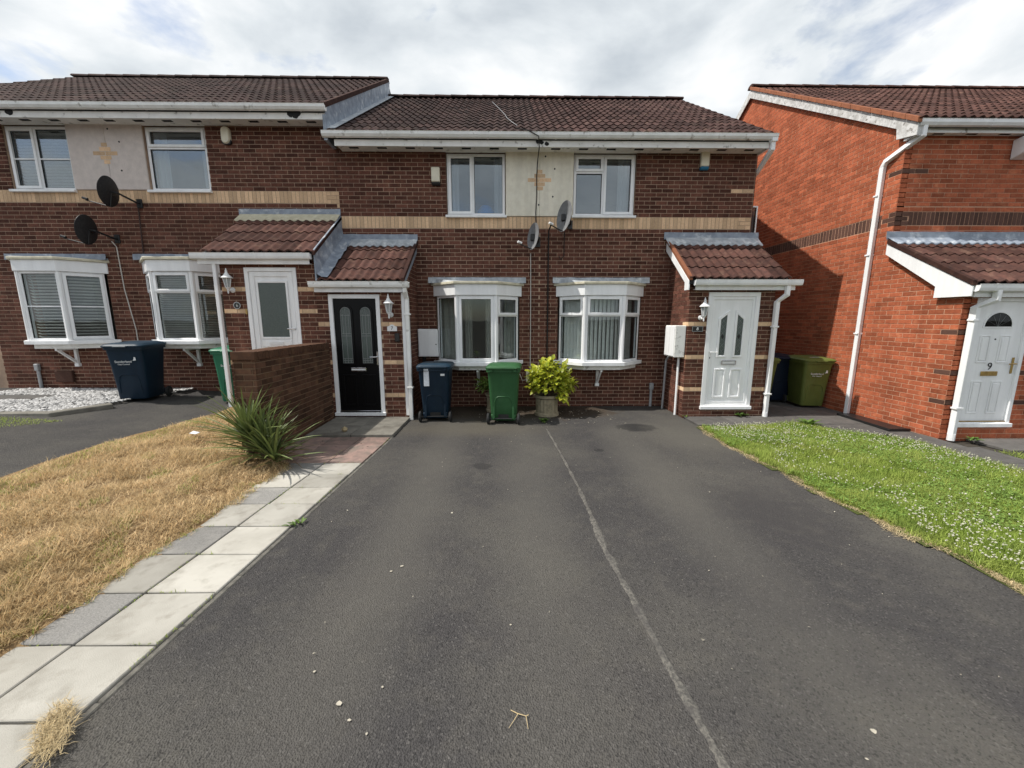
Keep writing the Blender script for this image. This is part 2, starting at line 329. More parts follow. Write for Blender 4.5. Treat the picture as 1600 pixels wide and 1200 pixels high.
    def build(s, name, mat, parent=None, bevel=0, smooth=False, tint=None, local=False):
        off = Vector((0, 0, 0)) if (parent is None or local) else wloc(parent)
        me = bpy.data.meshes.new(name); bm = bmesh.new()
        vs = [bm.verts.new((p[0] - off.x, p[1] - off.y, p[2] - off.z)) for p in s.v]
        for f in s.f:
            try: bm.faces.new([vs[i] for i in f])
            except ValueError: pass
        bmesh.ops.recalc_face_normals(bm, faces=bm.faces)
        if bevel:
            ed = [e for e in bm.edges if len(e.link_faces) == 2 and e.calc_face_angle(0) > .5]
            bmesh.ops.bevel(bm, geom=ed, offset=bevel, segments=1, affect='EDGES', clamp_overlap=True)
        bm.to_mesh(me); bm.free()
        me.materials.append(MT[mat])
        if smooth:
            me.polygons.foreach_set('use_smooth', [True] * len(me.polygons))
            me.set_sharp_from_angle(angle=R(40))
        if tint is not None:
            a = me.attributes.new('tint', 'FLOAT', 'POINT'); a.data.foreach_set('value', [tint] * len(me.vertices))
        return link(name, me, parent)
def raw_mesh(name, V, F, mats, tint=None, mi=None):
    """big numpy mesh: V (n,3), F (m,k)"""
    me = bpy.data.meshes.new(name); n, (m, k) = len(V), F.shape
    me.vertices.add(n); me.vertices.foreach_set('co', np.asarray(V, np.float32).ravel())
    me.loops.add(m * k); me.loops.foreach_set('vertex_index', F.astype(np.int32).ravel())
    me.polygons.add(m); me.polygons.foreach_set('loop_start', (np.arange(m) * k).astype(np.int32))
    if mi is not None: me.polygons.foreach_set('material_index', np.asarray(mi, np.int32))
    for x in mats: me.materials.append(MT[x])
    me.update(calc_edges=True); me.shade_flat()
    if tint is not None:
        a = me.attributes.new('tint', 'FLOAT', 'POINT'); a.data.foreach_set('value', np.asarray(tint, np.float32))
    me.validate(); return me
def text(body, size, mat, parent, loc, rot, name='lettering', ext=.0015, align='CENTER', sx=1):
    cu = bpy.data.curves.new(name, 'FONT'); cu.body = body; cu.size = size; cu.extrude = ext; cu.align_x = align; cu.align_y = 'CENTER'
    t = bpy.data.objects.new('tmp', cu); C.objects.link(t)
    dg = bpy.context.evaluated_depsgraph_get(); me = bpy.data.meshes.new_from_object(t.evaluated_get(dg))
    bpy.data.objects.remove(t); bpy.data.curves.remove(cu)
    me.materials.clear(); me.materials.append(MT[mat]); o = link(name, me, parent); o.location = loc; o.rotation_euler = rot; o.scale = (sx, 1, 1); return o

# projection used to find which pieces show largest
_cp, _sp, _cy, _sy = math.cos(PITCH), math.sin(PITCH), math.cos(YAW), math.sin(YAW)
FWD = np.array((_sy * _cp, _cy * _cp, -_sp)); RGT = np.array((_cy, -_sy, 0)); UPV = np.array((_sy * _sp, _cy * _sp, _cp))
def seen_size(c, area, n):
    v = np.array(c) - np.array((0, 0, CAM_H)); z = v @ FWD
    if z < .3: return 0
    x, y = (v @ RGT) / z * 605, (v @ UPV) / z * 605
    d = np.linalg.norm(v); fac = -(v @ np.array(n)) / d
    if abs(x) > 805 or abs(y) > 605 or fac <= 0.02: return 0
    return area * fac / (z * z)

# ------------------------------------------------------------------ terrain
def shear(y): return -max(0, 5.5 - y) * .042
def sst(a, b, x):
    t = min(1, max(0, (x - a) / (b - a))); return t * t * (3 - 2 * t)
def gh(x, y):
    xr = -2.70 - .42 * sst(4.55, 4.9, y); t = xr - x
    if t <= 0: return 0.0
    pts = ((0, 0), (.5, .13), (2.2, .30), (4.3, .42), (99, .42))
    for (a, ha), (b, hb) in zip(pts, pts[1:]):
        if t <= b: return ha + (hb - ha) * (t - a) / (b - a)
    return .42
def sheet(name, xs, ys, zf, mat, thick=None, inside=None):
    V = [(x, y, zf(x, y)) for y in ys for x in xs]; nx = len(xs); F = []
    for j in range(len(ys) - 1):
        for i in range(nx - 1):
            if inside is None or inside((xs[i] + xs[i + 1]) / 2, (ys[j] + ys[j + 1]) / 2): F.append((j * nx + i, j * nx + i + 1, (j + 1) * nx + i + 1, (j + 1) * nx + i))
    me = bpy.data.meshes.new(name); me.from_pydata(V, [], F); me.materials.append(MT[mat]); me.update()
    me.polygons.foreach_set('use_smooth', [True] * len(me.polygons))
    return link(name, me)
def ls(a, b, n): return [a + (b - a) * i / (n - 1) for i in range(n)]
gx = [-900, -300, -100, -40, -20] + ls(-14, -2, 61) + [0, 3, 6, 10, 20, 40, 100, 300, 900]
gy = [-900, -300, -100, -40, -15, -6] + ls(-2, 10, 61) + [14, 20, 40, 100, 300, 900]
o = sheet('ground', gx, gy, lambda x, y: gh(x, y) - .03, 'soil'); tag(o, 'bare earth under the gardens and driveways', 'ground', kind='structure')
def strip_sheet(name, left, right, ys, z, mat, nx=8):
    V = []; F = []
    for y in ys:
        l, r = left(y), right(y)
        for i in range(nx):
            x = l + (r - l) * i / (nx - 1); V.append((x, y, z(x, y)))
    for j in range(len(ys) - 1):
        for i in range(nx - 1): F.append((j * nx + i, j * nx + i + 1, (j + 1) * nx + i + 1, (j + 1) * nx + i))
    me = bpy.data.meshes.new(name); me.from_pydata(V, [], F); me.materials.append(MT[mat]); me.update()
    me.polygons.foreach_set('use_smooth', [True] * len(me.polygons)); return link(name, me)
def grass_edge(y):   # right-hand edge of the shared driveway
    base = 3.19 + max(0, 4.9 - y) * .095 + max(0, y - 5.4) * .07
    return base + .03 * math.sin(y * 3.1) + .02 * math.sin(y * 7.7 + 1)
def drive_r(y): return grass_edge(y) + .03 if y < 6.25 else 3.27
yd = ls(-7, 8.0, 91)
o = strip_sheet('driveway', lambda y: -1.765 + shear(y), drive_r, yd, lambda x, y: .012 * math.sin(x * 1.3) * math.sin(y * .9) * sst(8, 6, y) * .4, 'asphalt', 40)
tag(o, 'shared dark asphalt driveway in front of the two middle houses', 'driveway', kind='structure')
def d6r(y): return -4.88 + .05 * math.sin(y * 2.2) + .02 * math.sin(y * 6)
o = strip_sheet('side_driveway', lambda y: -14.0, d6r, ls(-4, 8.0, 60), lambda x, y: gh(x, y) + .004, 'asphalt_left', 40)
tag(o, 'raised asphalt driveway left of the dry lawn', 'driveway', kind='structure')
o = strip_sheet('dry_lawn_bed', lambda y: d6r(y) - .05, lambda y: -2.66 - .46 * sst(4.6, 4.85, y), ls(.2, 7.0, 80), lambda x, y: gh(x, y) + .012 + .018 * math.sin(x * 7) * math.sin(y * 5.3), 'dry_soil', 30)
tag(o, 'dry earth bank under the straw coloured lawn', 'ground', kind='structure')

# ------------------------------------------------------------------ paving
def slabs(name, label, rects, mats, z0=.004, th=.014, gap=.005, sh=False):
    root = thing(name, label, 'path', (rects[0][0], rects[0][2], 0)); root['kind'] = 'structure'
    for (x0, x1, y0, y1), mt in zip(rects, mats):
        m = MB(); dz = [random.uniform(-.005, .005) for _ in range(4)]; z1 = z0 + th
        cs = [(x0 + gap, y0 + gap), (x1 - gap, y0 + gap), (x1 - gap, y1 - gap), (x0 + gap, y1 - gap)]
        jit = [(a + random.uniform(-.004, .004), b + random.uniform(-.004, .004)) for a, b in cs]
        if sh: jit = [(a + shear(b), b) for a, b in jit]
        m.add([(a, b, z0 - .03) for a, b in jit] + [(a, b, z1 + d) for (a, b), d in zip(jit, dz)], [(0, 3, 2, 1), (4, 5, 6, 7), (0, 1, 5, 4), (1, 2, 6, 5), (2, 3, 7, 6), (3, 0, 4, 7)])
        m.build('slab', mt, root, bevel=.005, tint=random.random())
    return root
rows = [.66, 1.08, 1.50, 1.92, 2.34, 2.77, 3.18, 3.59, 3.97, 4.33, 4.70]
rect = []; mm = []
for i in range(len(rows) - 1):
    rect += [(-2.265, -1.80, rows[i], rows[i + 1]), (-2.70, -2.265, rows[i], rows[i + 1])]
    mm += ['pale_slab' if i > 0 else 'pink_slab', ('grey_slab' if i % 2 == 1 else 'pale_slab') if i > 2 else ('pink_slab' if i < 2 else 'pale_slab')]
slabs('garden_path', 'pale and grey square slab path between dry lawn and driveway', rect, mm, sh=True)
rect = []; xs = [-3.12, -2.68, -2.24, -1.80]; ys = [4.70, 5.06, 5.42, 5.80]
for j in range(3):
    for i in range(3): rect.append((xs[i], xs[i + 1] - (.0 if i < 2 else .0), ys[j], ys[j + 1]))
slabs('pink_paving', 'worn pink slabs between the pale path and black door', rect, ['pink_slab'] * 9, sh=True)
rect = [(-3.12, -2.42, 5.80, 6.38), (-2.42, -1.76, 5.80, 6.38), (-3.12, -2.42, 6.38, 6.95), (-2.42, -1.76, 6.38, 6.95)]
slabs('door_paving', 'grey concrete slabs in front of the black door', rect, ['concrete'] * 4, th=.045)
m = MB()
for a, b in zip(ls(.2, 5.8, 13), ls(.2, 5.8, 13)[1:]): zt_ = .007 + random.uniform(-.003, .003); m.add([(x + shear(y), y, z) for z in (-.03, zt_) for y in (a + .002, b - .002) for x in (-1.797, -1.758)], [(0, 2, 3, 1), (4, 5, 7, 6), (0, 1, 5, 4), (2, 6, 7, 3), (0, 4, 6, 2), (1, 3, 7, 5)])
tag(m.build('path_edging', 'kerb_edging', bevel=.006), 'narrow grey concrete edging between slab path and asphalt', 'edging', kind='structure')
# worn strip between the two drives
V = []; F = []; ysj = ls(1.0, 6.25, 220)
JP = [(.90, .9), (.887, 1.29), (.868, 1.48), (.853, 1.73), (.838, 2.0), (.818, 2.29), (.80, 2.55), (.782, 2.78), (.783, 3.0), (.788, 3.36), (.782, 3.96), (.745, 4.9), (.664, 6.36)]
for y in ysj:
    x = float(np.interp(y, [p[1] for p in JP], [p[0] for p in JP])) + random.uniform(-.003, .003)
    w = (.016 + .010 * sst(4.6, 2.0, y)) * (1 + .3 * math.sin(y * 17) * math.sin(y * 5.3)) + random.uniform(-.004, .004)
    if 2.85 < y < 3.15: w += .012
    V += [(x - w - random.uniform(0, .004), y, .001), (x - w * .5, y, .010 + random.uniform(-.002, .002)), (x + w * .5, y, .010 + random.uniform(-.002, .002)), (x + w + random.uniform(0, .004), y, .001)]
for j in range(len(ysj) - 1):
    for i in range(3): F.append((j * 4 + i, j * 4 + i + 1, j * 4 + 5 + i, j * 4 + 4 + i))
me = bpy.data.meshes.new('drive_joint'); me.from_pydata(V, [], F); me.materials.append(MT['worn_edging']); me.update()
tag(link('drive_joint', me), 'worn pale concrete line dividing the asphalt driveway', 'edging', kind='structure')
# concrete paths round houses 8 and 9
rect = [(3.30, 4.0, 6.42, 7.02), (4.0, 4.7, 6.42, 7.02), (4.7, 5.45, 6.42, 7.05), (5.45, 6.58, 5.85, 6.45), (5.45, 6.58, 6.45, 7.05), (4.86, 5.7, 7.05, 7.8), (5.7, 6.58, 7.05, 7.8), (4.86, 5.7, 7.8, 8.6), (5.7, 6.58, 7.8, 8.6),
        (4.86, 6.58, 8.6, 10), (4.86, 6.58, 10, 12), (6.1, 6.58, 5.2, 5.85), (6.1, 6.72, 4.55, 5.2), (6.12, 6.7, 3.7, 4.55), (6.12, 6.7, 2.8, 3.7), (6.12, 6.7, 1.8, 2.8), (7.0, 8.0, 5.05, 5.6), (8.0, 9.2, 5.05, 5.6)]
slabs('side_path', 'dark grey concrete slab path beside the orange brick house', rect, ['concrete_path'] * len(rect), th=.012)

# ------------------------------------------------------------------ bricks and tiles
class House:
    def __init__(s, name, label, cat, loc, group=None):
        s.root = thing(name, label, cat, loc, group); s.bricks = []; s.tiles = []; s.loc = Vector(loc)
def sub_intervals(iv, cuts):
    for a, b in cuts:
        nx = []
        for p, q in iv:
            if b <= p or a >= q: nx.append((p, q)); continue
            if a > p: nx.append((p, a))
            if b < q: nx.append((b, q))
        iv = nx
    return iv
def lay(h, wall, O, u, L, vmin, vmax, zoff, opens=(), kind='brown_brick', kindfn=None, bounds=None, bands=(), bandkind='buff_brick', phase=0):
    fr = Fr(O, u); cuts = list(opens) + [(a, b, c, d) for a, b, c, d in bands]
    def put(a0, a1, v0, v1, kd, typ='brick'):
        h.bricks.append((fr, (a0 + a1) / 2, (v0 + v1) / 2, a1 - a0, v1 - v0, kd, typ, wall))
    k0 = int((vmin - zoff) // .075)
    for k in range(k0, int((vmax - zoff) / .075) + 2):
        v0, v1 = zoff + k * .075, zoff + k * .075 + .065
        lv = sorted({max(vmin, v0), min(vmax, v1)} | {c for o_ in cuts for c in o_[2:4] if v0 < c < v1 and vmin < c < vmax})
        for w0, w1 in zip(lv, lv[1:]):
            if w1 - w0 < .014: continue
            vm = (w0 + w1) / 2; iv = [(0, L)]
            if bounds: iv = [bounds(vm)]
            iv = sub_intervals(iv, [(c[0], c[1]) for c in cuts if c[2] < vm < c[3]])
            for p, q in iv:
                i = math.floor((p + phase) / .225) - 2
                while True:
                    a0 = i * .225 + (k % 2) * .1125 - phase; a1 = a0 + .215; i += 1
                    if a0 >= q: break
                    b0, b1 = max(a0, p), min(a1, q)
                    if b1 - b0 < .022: continue
                    kd = kindfn(k, b0, b1) if kindfn else None
                    put(b0, b1, w0, w1, kd or kind)
    for a, b, c, d in bands:
        n = int(round((b - a) / .075)); w = (b - a) / n
        for i in range(n):
            am = a + (i + .5) * w
            if any(o_[0] < am < o_[1] and o_[2] < (c + d) / 2 < o_[3] for o_ in opens): continue
            put(a + i * w + .005, a + (i + 1) * w - .005, c + .005, d - .010, bandkind, 'band_brick')
_bm = {}
def brick_mesh(l, hh, kd, ti, dp):
    key = (round(l, 3), round(hh, 3), kd, ti)
    if key in _bm: return _bm[key]
    m = bpy.data.meshes.new('brick'); x, z = l / 2, hh / 2; c = .0015
    V = [(-x, .012, -z), (x, .012, -z), (x, .012, z), (-x, .012, z), (-x, -dp + c, -z), (x, -dp + c, -z), (x, -dp + c, z), (-x, -dp + c, z), (-x + c, -dp, -z + c), (x - c, -dp, -z + c), (x - c, -dp, z - c), (-x + c, -dp, z - c)]
    F = [(0, 1, 5, 4), (1, 2, 6, 5), (2, 3, 7, 6), (3, 0, 4, 7), (4, 5, 9, 8), (5, 6, 10, 9), (6, 7, 11, 10), (7, 4, 8, 11), (8, 9, 10, 11)]
    m.from_pydata(V, [], F); m.materials.append(MT[kd])
    a = m.attributes.new('tint', 'FLOAT', 'POINT'); a.data.foreach_set('value', [ti / 9] * 12); _bm[key] = m; return m
BF = np.array([(0, 1, 5, 4), (1, 2, 6, 5), (2, 3, 7, 6), (3, 0, 4, 7), (4, 5, 6, 7)])
def finish_bricks(h, limit=300):
    info = []
    for b in h.bricks:
        fr, a, v, l, hh, kd, typ, wall = b; c = fr((a, 0, v)); info.append((seen_size(c, l * hh, fr.n), c))
    for typ in ('brick', 'band_brick', 'accent_brick'):
        idx = [i for i, b in enumerate(h.bricks) if b[6] == typ]
        idx.sort(key=lambda i: -info[i][0])
        solo = [i for i in idx[:limit] if info[i][0] > 0]; rest = idx[len(solo):]
        for i in solo:
            fr, a, v, l, hh, kd, typ, wall = h.bricks[i]
            o = link(typ, brick_mesh(l, hh, kd, random.randint(0, 9), .0035 + random.choice((0, .0008, .0016))), wall)
            o.location = info[i][1] - wloc(wall); o.rotation_euler = (0, 0, math.atan2(fr.u.y, fr.u.x))
        if rest:
            kinds = sorted({h.bricks[i][5] for i in rest}); V = np.zeros((len(rest), 8, 3)); T = np.zeros((len(rest), 8)); MI = []
            for q, i in enumerate(rest):
                fr, a, v, l, hh, kd, typ, wall = h.bricks[i]; dp = .0035 + random.uniform(0, .0016)
                x, z = l / 2, hh / 2
                for w, (px, pd, pz) in enumerate(((-x, -.012, -z), (x, -.012, -z), (x, -.012, z), (-x, -.012, z), (-x, dp, -z), (x, dp, -z), (x, dp, z), (-x, dp, z))):
                    V[q, w] = fr((a + px, pd, v + pz)) - h.loc
                T[q] = random.random(); MI += [kinds.index(kd)] * 5
            F = (BF[None] + (np.arange(len(rest)) * 8)[:, None, None]).reshape(-1, 4)
            me = raw_mesh('brickwork', V.reshape(-1, 3), F, kinds, T.ravel(), MI)
            o = link('brickwork' if typ == 'brick' else 'band_brickwork', me, h.root); o['kind'] = 'stuff'
def wall_shell(h, name, O, u, L, H, opens, mat, thick=.25, z0=-.1, parent=None):
    """flat wall with rectangular openings, reveals included"""
    us = sorted({0, L} | {max(0, min(L, c)) for o_ in opens for c in o_[:2]}); vs = sorted({z0, H} | {max(z0, min(H, c)) for o_ in opens for c in o_[2:4]})
    solid = lambda i, j: 0 <= i < len(us) - 1 and 0 <= j < len(vs) - 1 and not any(o_[0] < (us[i] + us[i + 1]) / 2 < o_[1] and o_[2] < (vs[j] + vs[j + 1]) / 2 < o_[3] for o_ in opens)
    m = MB(Fr(O, u))
    for i in range(len(us) - 1):
        for j in range(len(vs) - 1):
            if not solid(i, j): continue
            a, b, c, d = us[i], us[i + 1], vs[j], vs[j + 1]
            m.add([(a, 0, c), (b, 0, c), (b, 0, d), (a, 0, d)], [(0, 1, 2, 3)]); m.add([(a, -thick, c), (b, -thick, c), (b, -thick, d), (a, -thick, d)], [(3, 2, 1, 0)])
            for ok, e in ((solid(i - 1, j), (a, c, a, d)), (solid(i + 1, j), (b, c, b, d)), (solid(i, j - 1), (a, c, b, c)), (solid(i, j + 1), (a, d, b, d))):
                if not ok: m.add([(e[0], 0, e[1]), (e[2], 0, e[3]), (e[2], -thick, e[3]), (e[0], -thick, e[1])], [(0, 1, 2, 3)])
    return m.build(name, mat, parent or h.root)
# roof tiles: two rolls a tile
_tm = {}
def tile_mesh(w, ln, kd, ti):
    key = (round(w, 3), round(ln, 3), kd, ti)
    if key in _tm: return _tm[key]
    n = 12; V = []; F = []
    for j, (y, lift) in enumerate(((0, .030), (ln, .010))):
        for i in range(n + 1):
            x = w * i / n; p = ((x / w * 2) % 1.0); z = .030 * (.5 - .5 * math.cos(2 * math.pi * p)) ** 1.2
            V.append((x + .001 * (1 if i == 0 else -1 if i == n else 0), y, z + lift))
    for i in range(n + 1): V.append((V[i][0], .002, V[i][2] - .024))
    for i in range(n): F += [(i, i + 1, n + 2 + i, n + 1 + i), (2 * n + 2 + i, 2 * n + 3 + i, i + 1, i)]
    m = bpy.data.meshes.new('roof_tile'); m.from_pydata(V, [], F); m.materials.append(MT[kd])
    m.polygons.foreach_set('use_smooth', [True] * len(m.polygons)); m.set_sharp_from_angle(angle=R(50))
    a = m.attributes.new('tint', 'FLOAT', 'POINT'); a.data.foreach_set('value', [ti / 9] * len(V)); _tm[key] = m; return m
def tile_slope(h, roof, x0, x1, y0, z0, y1, z1, kd, target=.30, gauge=.345):
    """front slope rising from (y0, z0) to (y1, z1)"""
    sl_ = math.hypot(y1 - y0, z1 - z0); ang = math.atan2(z1 - z0, y1 - y0); nr = max(1, round(sl_ / gauge)); g = sl_ / nr; nc = max(1, round((x1 - x0) / target)); w = (x1 - x0) / nc
    nrm = (0, -math.sin(ang), math.cos(ang))
    for r in range(nr):
        for c in range(nc):
            p = Vector((x0 + c * w, y0 + math.cos(ang) * g * r, z0 + math.sin(ang) * g * r)); cc = p + Vector((w / 2, math.cos(ang) * g / 2, math.sin(ang) * g / 2))
            h.tiles.append((seen_size(cc, w * g, nrm), p, w, g + (.05 if r < nr - 1 else 0), ang, kd, roof))
def finish_tiles(h, limit=300):
    h.tiles.sort(key=lambda t: -t[0])
    for t in h.tiles[:limit]:
        o = link('roof_tile', tile_mesh(t[2], t[3], t[5], random.randint(0, 9)), t[6]); o.location = t[1] - wloc(t[6]); o.rotation_euler = (t[4] + random.uniform(-.006, .006), random.uniform(-.005, .005), random.uniform(-.004, .004))
    rest = h.tiles[limit:]
    if rest:
        bm = bmesh.new(); tints = []
        for t in rest:
            s = tile_mesh(t[2], t[3], t[5], random.randint(0, 9)); n0 = len(bm.verts); bm.from_mesh(s)
            bm.verts.ensure_lookup_table(); M = Matrix.Translation(t[1] - h.loc) @ Matrix.Rotation(t[4], 4, 'X')
            bmesh.ops.transform(bm, matrix=M, verts=bm.verts[n0:])
        me = bpy.data.meshes.new('tiling'); bm.to_mesh(me); bm.free(); me.materials.append(MT[rest[0][5]]); o = link('tiling', me, h.root); o['kind'] = 'stuff'

# ------------------------------------------------------------------ joinery
def inset(poly, w):
    """inset a convex polygon in the x,z plane (counter clockwise)"""
    n = len(poly); out_ = []
    for i in range(n):
        p0, p1, p2 = Vector(poly[i - 1]), Vector(poly[i]), Vector(poly[(i + 1) % n])
        a = (p1 - p0).normalized(); b = (p2 - p1).normalized(); na, nb = Vector((-a.y, a.x)), Vector((-b.y, b.x)); bi = (na + nb).normalized()
        out_.append(tuple(p1 + bi * (w / max(.3, bi.dot(na)))))
    return out_
def rectp(a, b, c, d): return [(a, c), (b, c), (b, d), (a, d)]
def glazed(parent, name, O, u, W, z0, z1, cells, gm='clear_glass', fw=.045, depth=.07, fm='upvc'):
    """a window unit; cells are (a0, a1, b0, b1, sash, bar, tilt) in fractions"""
    fr = Fr((O[0], O[1], 0), u); m = MB(fr); H = z1 - z0
    m.ring(rectp(0, W, z0, z1), rectp(fw, W - fw, z0 + fw, z1 - fw), 0, -depth)
    ed = set()
    for a0, a1, b0, b1, *_ in cells:
        if a0 > 0: ed.add(('v', a0, b0, b1))
        if b0 > 0: ed.add(('h', b0, a0, a1))
    iw, ih = W - 2 * fw, H - 2 * fw; X = lambda a: fw + iw * a; Z = lambda b: z0 + fw + ih * b
    for k, c, p, q in ed:
        if k == 'v': m.box(X(c) - fw * .5, X(c) + fw * .5, -depth + .002, -.002, Z(p) - .001, Z(q) + .001)
        else: m.box(X(p) - .001, X(q) + .001, -depth + .003, -.003, Z(c) - fw * .5, Z(c) + fw * .5)
    win = m.build(name, fm, parent, bevel=.004)
    for a0, a1, b0, b1, sash, bar, *tl in cells:
        e = fw * .5
        xa = X(a0) + (e if a0 > 0 else 0); xb = X(a1) - (e if a1 < 1 else 0); za = Z(b0) + (e if b0 > 0 else 0); zb = Z(b1) - (e if b1 < 1 else 0)
        if sash:
            s = MB(fr); o_ = .016; t = tl[0] if tl else 0
            P, Q = rectp(xa - o_, xb + o_, za - o_, zb + o_), rectp(xa + .032, xb - .032, za + .032, zb - .032)
            s.ring(P, Q, .022, -.04); ob = s.build('sash', fm, win, bevel=.004)
            xa, xb, za, zb = xa + .028, xb - .028, za + .028, zb - .028
        g = MB(fr).box(xa - .004, xb + .004, -.034, -.028, za - .004, zb + .004).build('glass_pane', gm, win)
        gk = MB(fr).ring(rectp(xa, xb, za, zb), rectp(xa + .007, xb - .007, za + .007, zb - .007), -.010, -.027).build('gasket', 'mark_black', win)
        if bar: MB(fr).box(xa, xb, -.045, -.008, (za + zb) / 2 - .011, (za + zb) / 2 + .011).build('glazing_bar', fm, win)
    return win
def curtain(parent, x0, x1, y, z0, z1, mat='curtain', amp=.025, pitch=.09):
    n = max(12, int((x1 - x0) / pitch * 8)); V = []; F = []; off = wloc(parent)
    for i in range(n + 1):
        x = x0 + (x1 - x0) * i / n; yy = y + amp * math.sin(2 * math.pi * (x - x0) / pitch) + .01 * math.sin(i * .7)
        V += [(x - off.x, yy - off.y, z0 - off.z), (x - off.x, yy - off.y, z1 - off.z)]
    F = [(2 * i, 2 * i + 2, 2 * i + 3, 2 * i + 1) for i in range(n)]
    me = bpy.data.meshes.new('curtain'); me.from_pydata(V, [], F); me.materials.append(MT[mat]); me.polygons.foreach_set('use_smooth', [True] * len(me.polygons)); return link('curtain', me, parent)
def venetian(parent, P0, P1, z0, z1, pitch=.05, tilt=50, w=.05):
    """horizontal slats, one mesh shared"""
    P0, P1 = Vector(P0), Vector(P1); L = (P1 - P0).length; base = wloc(parent); ang = math.atan2(P1.y - P0.y, P1.x - P0.x)
    s = MB().box(-L / 2, L / 2, -w / 2, w / 2, -.001, .001); off = parent.location.copy(); first = None; z = z0
    me = None
    while z < z1:
        if me is None:
            o = s.build('blind_slat', 'blind', parent, local=True); me = o.data
        else: o = link('blind_slat', me, parent)
        mid = (P0 + P1) / 2; o.location = Vector((mid.x, mid.y, z)) - base; o.rotation_euler = (R(-tilt + random.uniform(-3, 3)), 0, ang); z += pitch
def vertical_blind(parent, P0, P1, z0, z1, pitch=.085, turn=35, w=.089):
    P0, P1 = Vector(P0), Vector(P1); d = (P1 - P0); L = d.length; d /= L; base = wloc(parent); ang = math.atan2(d.y, d.x); me = None
    n = int(L / pitch)
    for i in range(n):
        if me is None: o = MB().box(-w / 2, w / 2, -.0008, .0008, 0, z1 - z0).build('blind_slat', 'blind', parent, local=True); me = o.data
        else: o = link('blind_slat', me, parent)
        p = P0 + d * (pitch * (i + .5)); o.location = Vector((p.x, p.y, z0)) - base; o.rotation_euler = (random.uniform(-.006, .006), 0, ang + R(turn + random.uniform(-7, 7)))
def gutter(h, x0, x1, yb, zt, name='gutter', mat='gutter_white', step=.9, d=.112):
    """yb: back of the gutter, zt: top"""
    pr = [(yb, zt), (yb, zt - .06), (yb - .018, zt - .088), (yb - .05, zt - .1), (yb - .085, zt - .088), (yb - d + .003, zt - .05), (yb - d, zt - .004), (yb - d - .007, zt), (yb - d + .006, zt + .003), (yb - d + .008, zt - .012), (yb - .01, zt - .012)]
    g = MB().prism(pr, 0, x0, x1).build(name, mat, h.root)
    x = x0 + .25
    while x < x1 - .05:
        br = [(a + (-.004 if a < yb - .03 else 0), b - (.004 if b < zt - .03 else -.002)) for a, b in pr[:9]]
        MB().prism(br, 0, x - .016, x + .016).build('gutter_bracket', mat, g); x += step
    return g
def square_pipe(h, pts, name='downpipe', w=.066, mat='upvc', clips=()):
    p = MB().tube(pts, w / math.sqrt(2), 4, math.pi / 4).build(name, mat, h.root, bevel=.006)
    for c in clips: MB().box(c[0] - .055, c[0] + .055, c[1] - .042, c[1] + .042, c[2] - .014, c[2] + .014).build('pipe_clip', mat, p, bevel=.003)
    return p
def lead_strip(h, x0, x1, y, z0, z1, out_=.012, name='lead_flashing', mat='lead'):
    m = MB(); n = max(6, int((x1 - x0) / .12)); V = []; F = []
    for i in range(n + 1):
        x = x0 + (x1 - x0) * i / n; a, b, c = (random.uniform(-.004, .004) for _ in range(3))
        V += [(x, y + .01, z1 + .004 * math.sin(i)), (x, y - out_, z1 - .004 + a), (x, y - out_ + b, (z0 + z1) / 2), (x, y - out_ - .008 + c, z0 + a)]
    for i in range(n):
        for k in range(3): F.append((i * 4 + k, i * 4 + k + 1, i * 4 + 5 + k, i * 4 + 4 + k))
    m.add(V, F); return m.build(name, mat, h.root, smooth=True)
def apron(h, x0, x1, y0, z0, y1, z1, mat='lead', name='lead_apron', r0=0, tw=.3):
    """dressed lead lying over the top tiles from the wall (y1,z1) down to (y0,z0), rippled over the rolls"""
    n = int((x1 - x0) / .025); V = []; F = []
    for i in range(n + 1):
        x = x0 + (x1 - x0) * i / n; w = .026 * (.5 - .5 * math.cos(4 * math.pi * (x - r0) / tw)) ** 1.2 + random.uniform(0, .003)
        V += [(x, y0 - .012 * (w / .022), z0 + w + .052), (x, (y0 + y1) / 2, (z0 + z1) / 2 + w * .95 + .054), (x, y1, z1 + .07), (x, y0 - .012 * (w / .022), z0 + w + .034)]
    for i in range(n): F += [(i * 4, i * 4 + 4, i * 4 + 5, i * 4 + 1), (i * 4 + 1, i * 4 + 5, i * 4 + 6, i * 4 + 2), (i * 4 + 3, i * 4 + 7, i * 4 + 4, i * 4)]
    m = MB(); m.add(V, F); return m.build(name, mat, h.root, smooth=True)

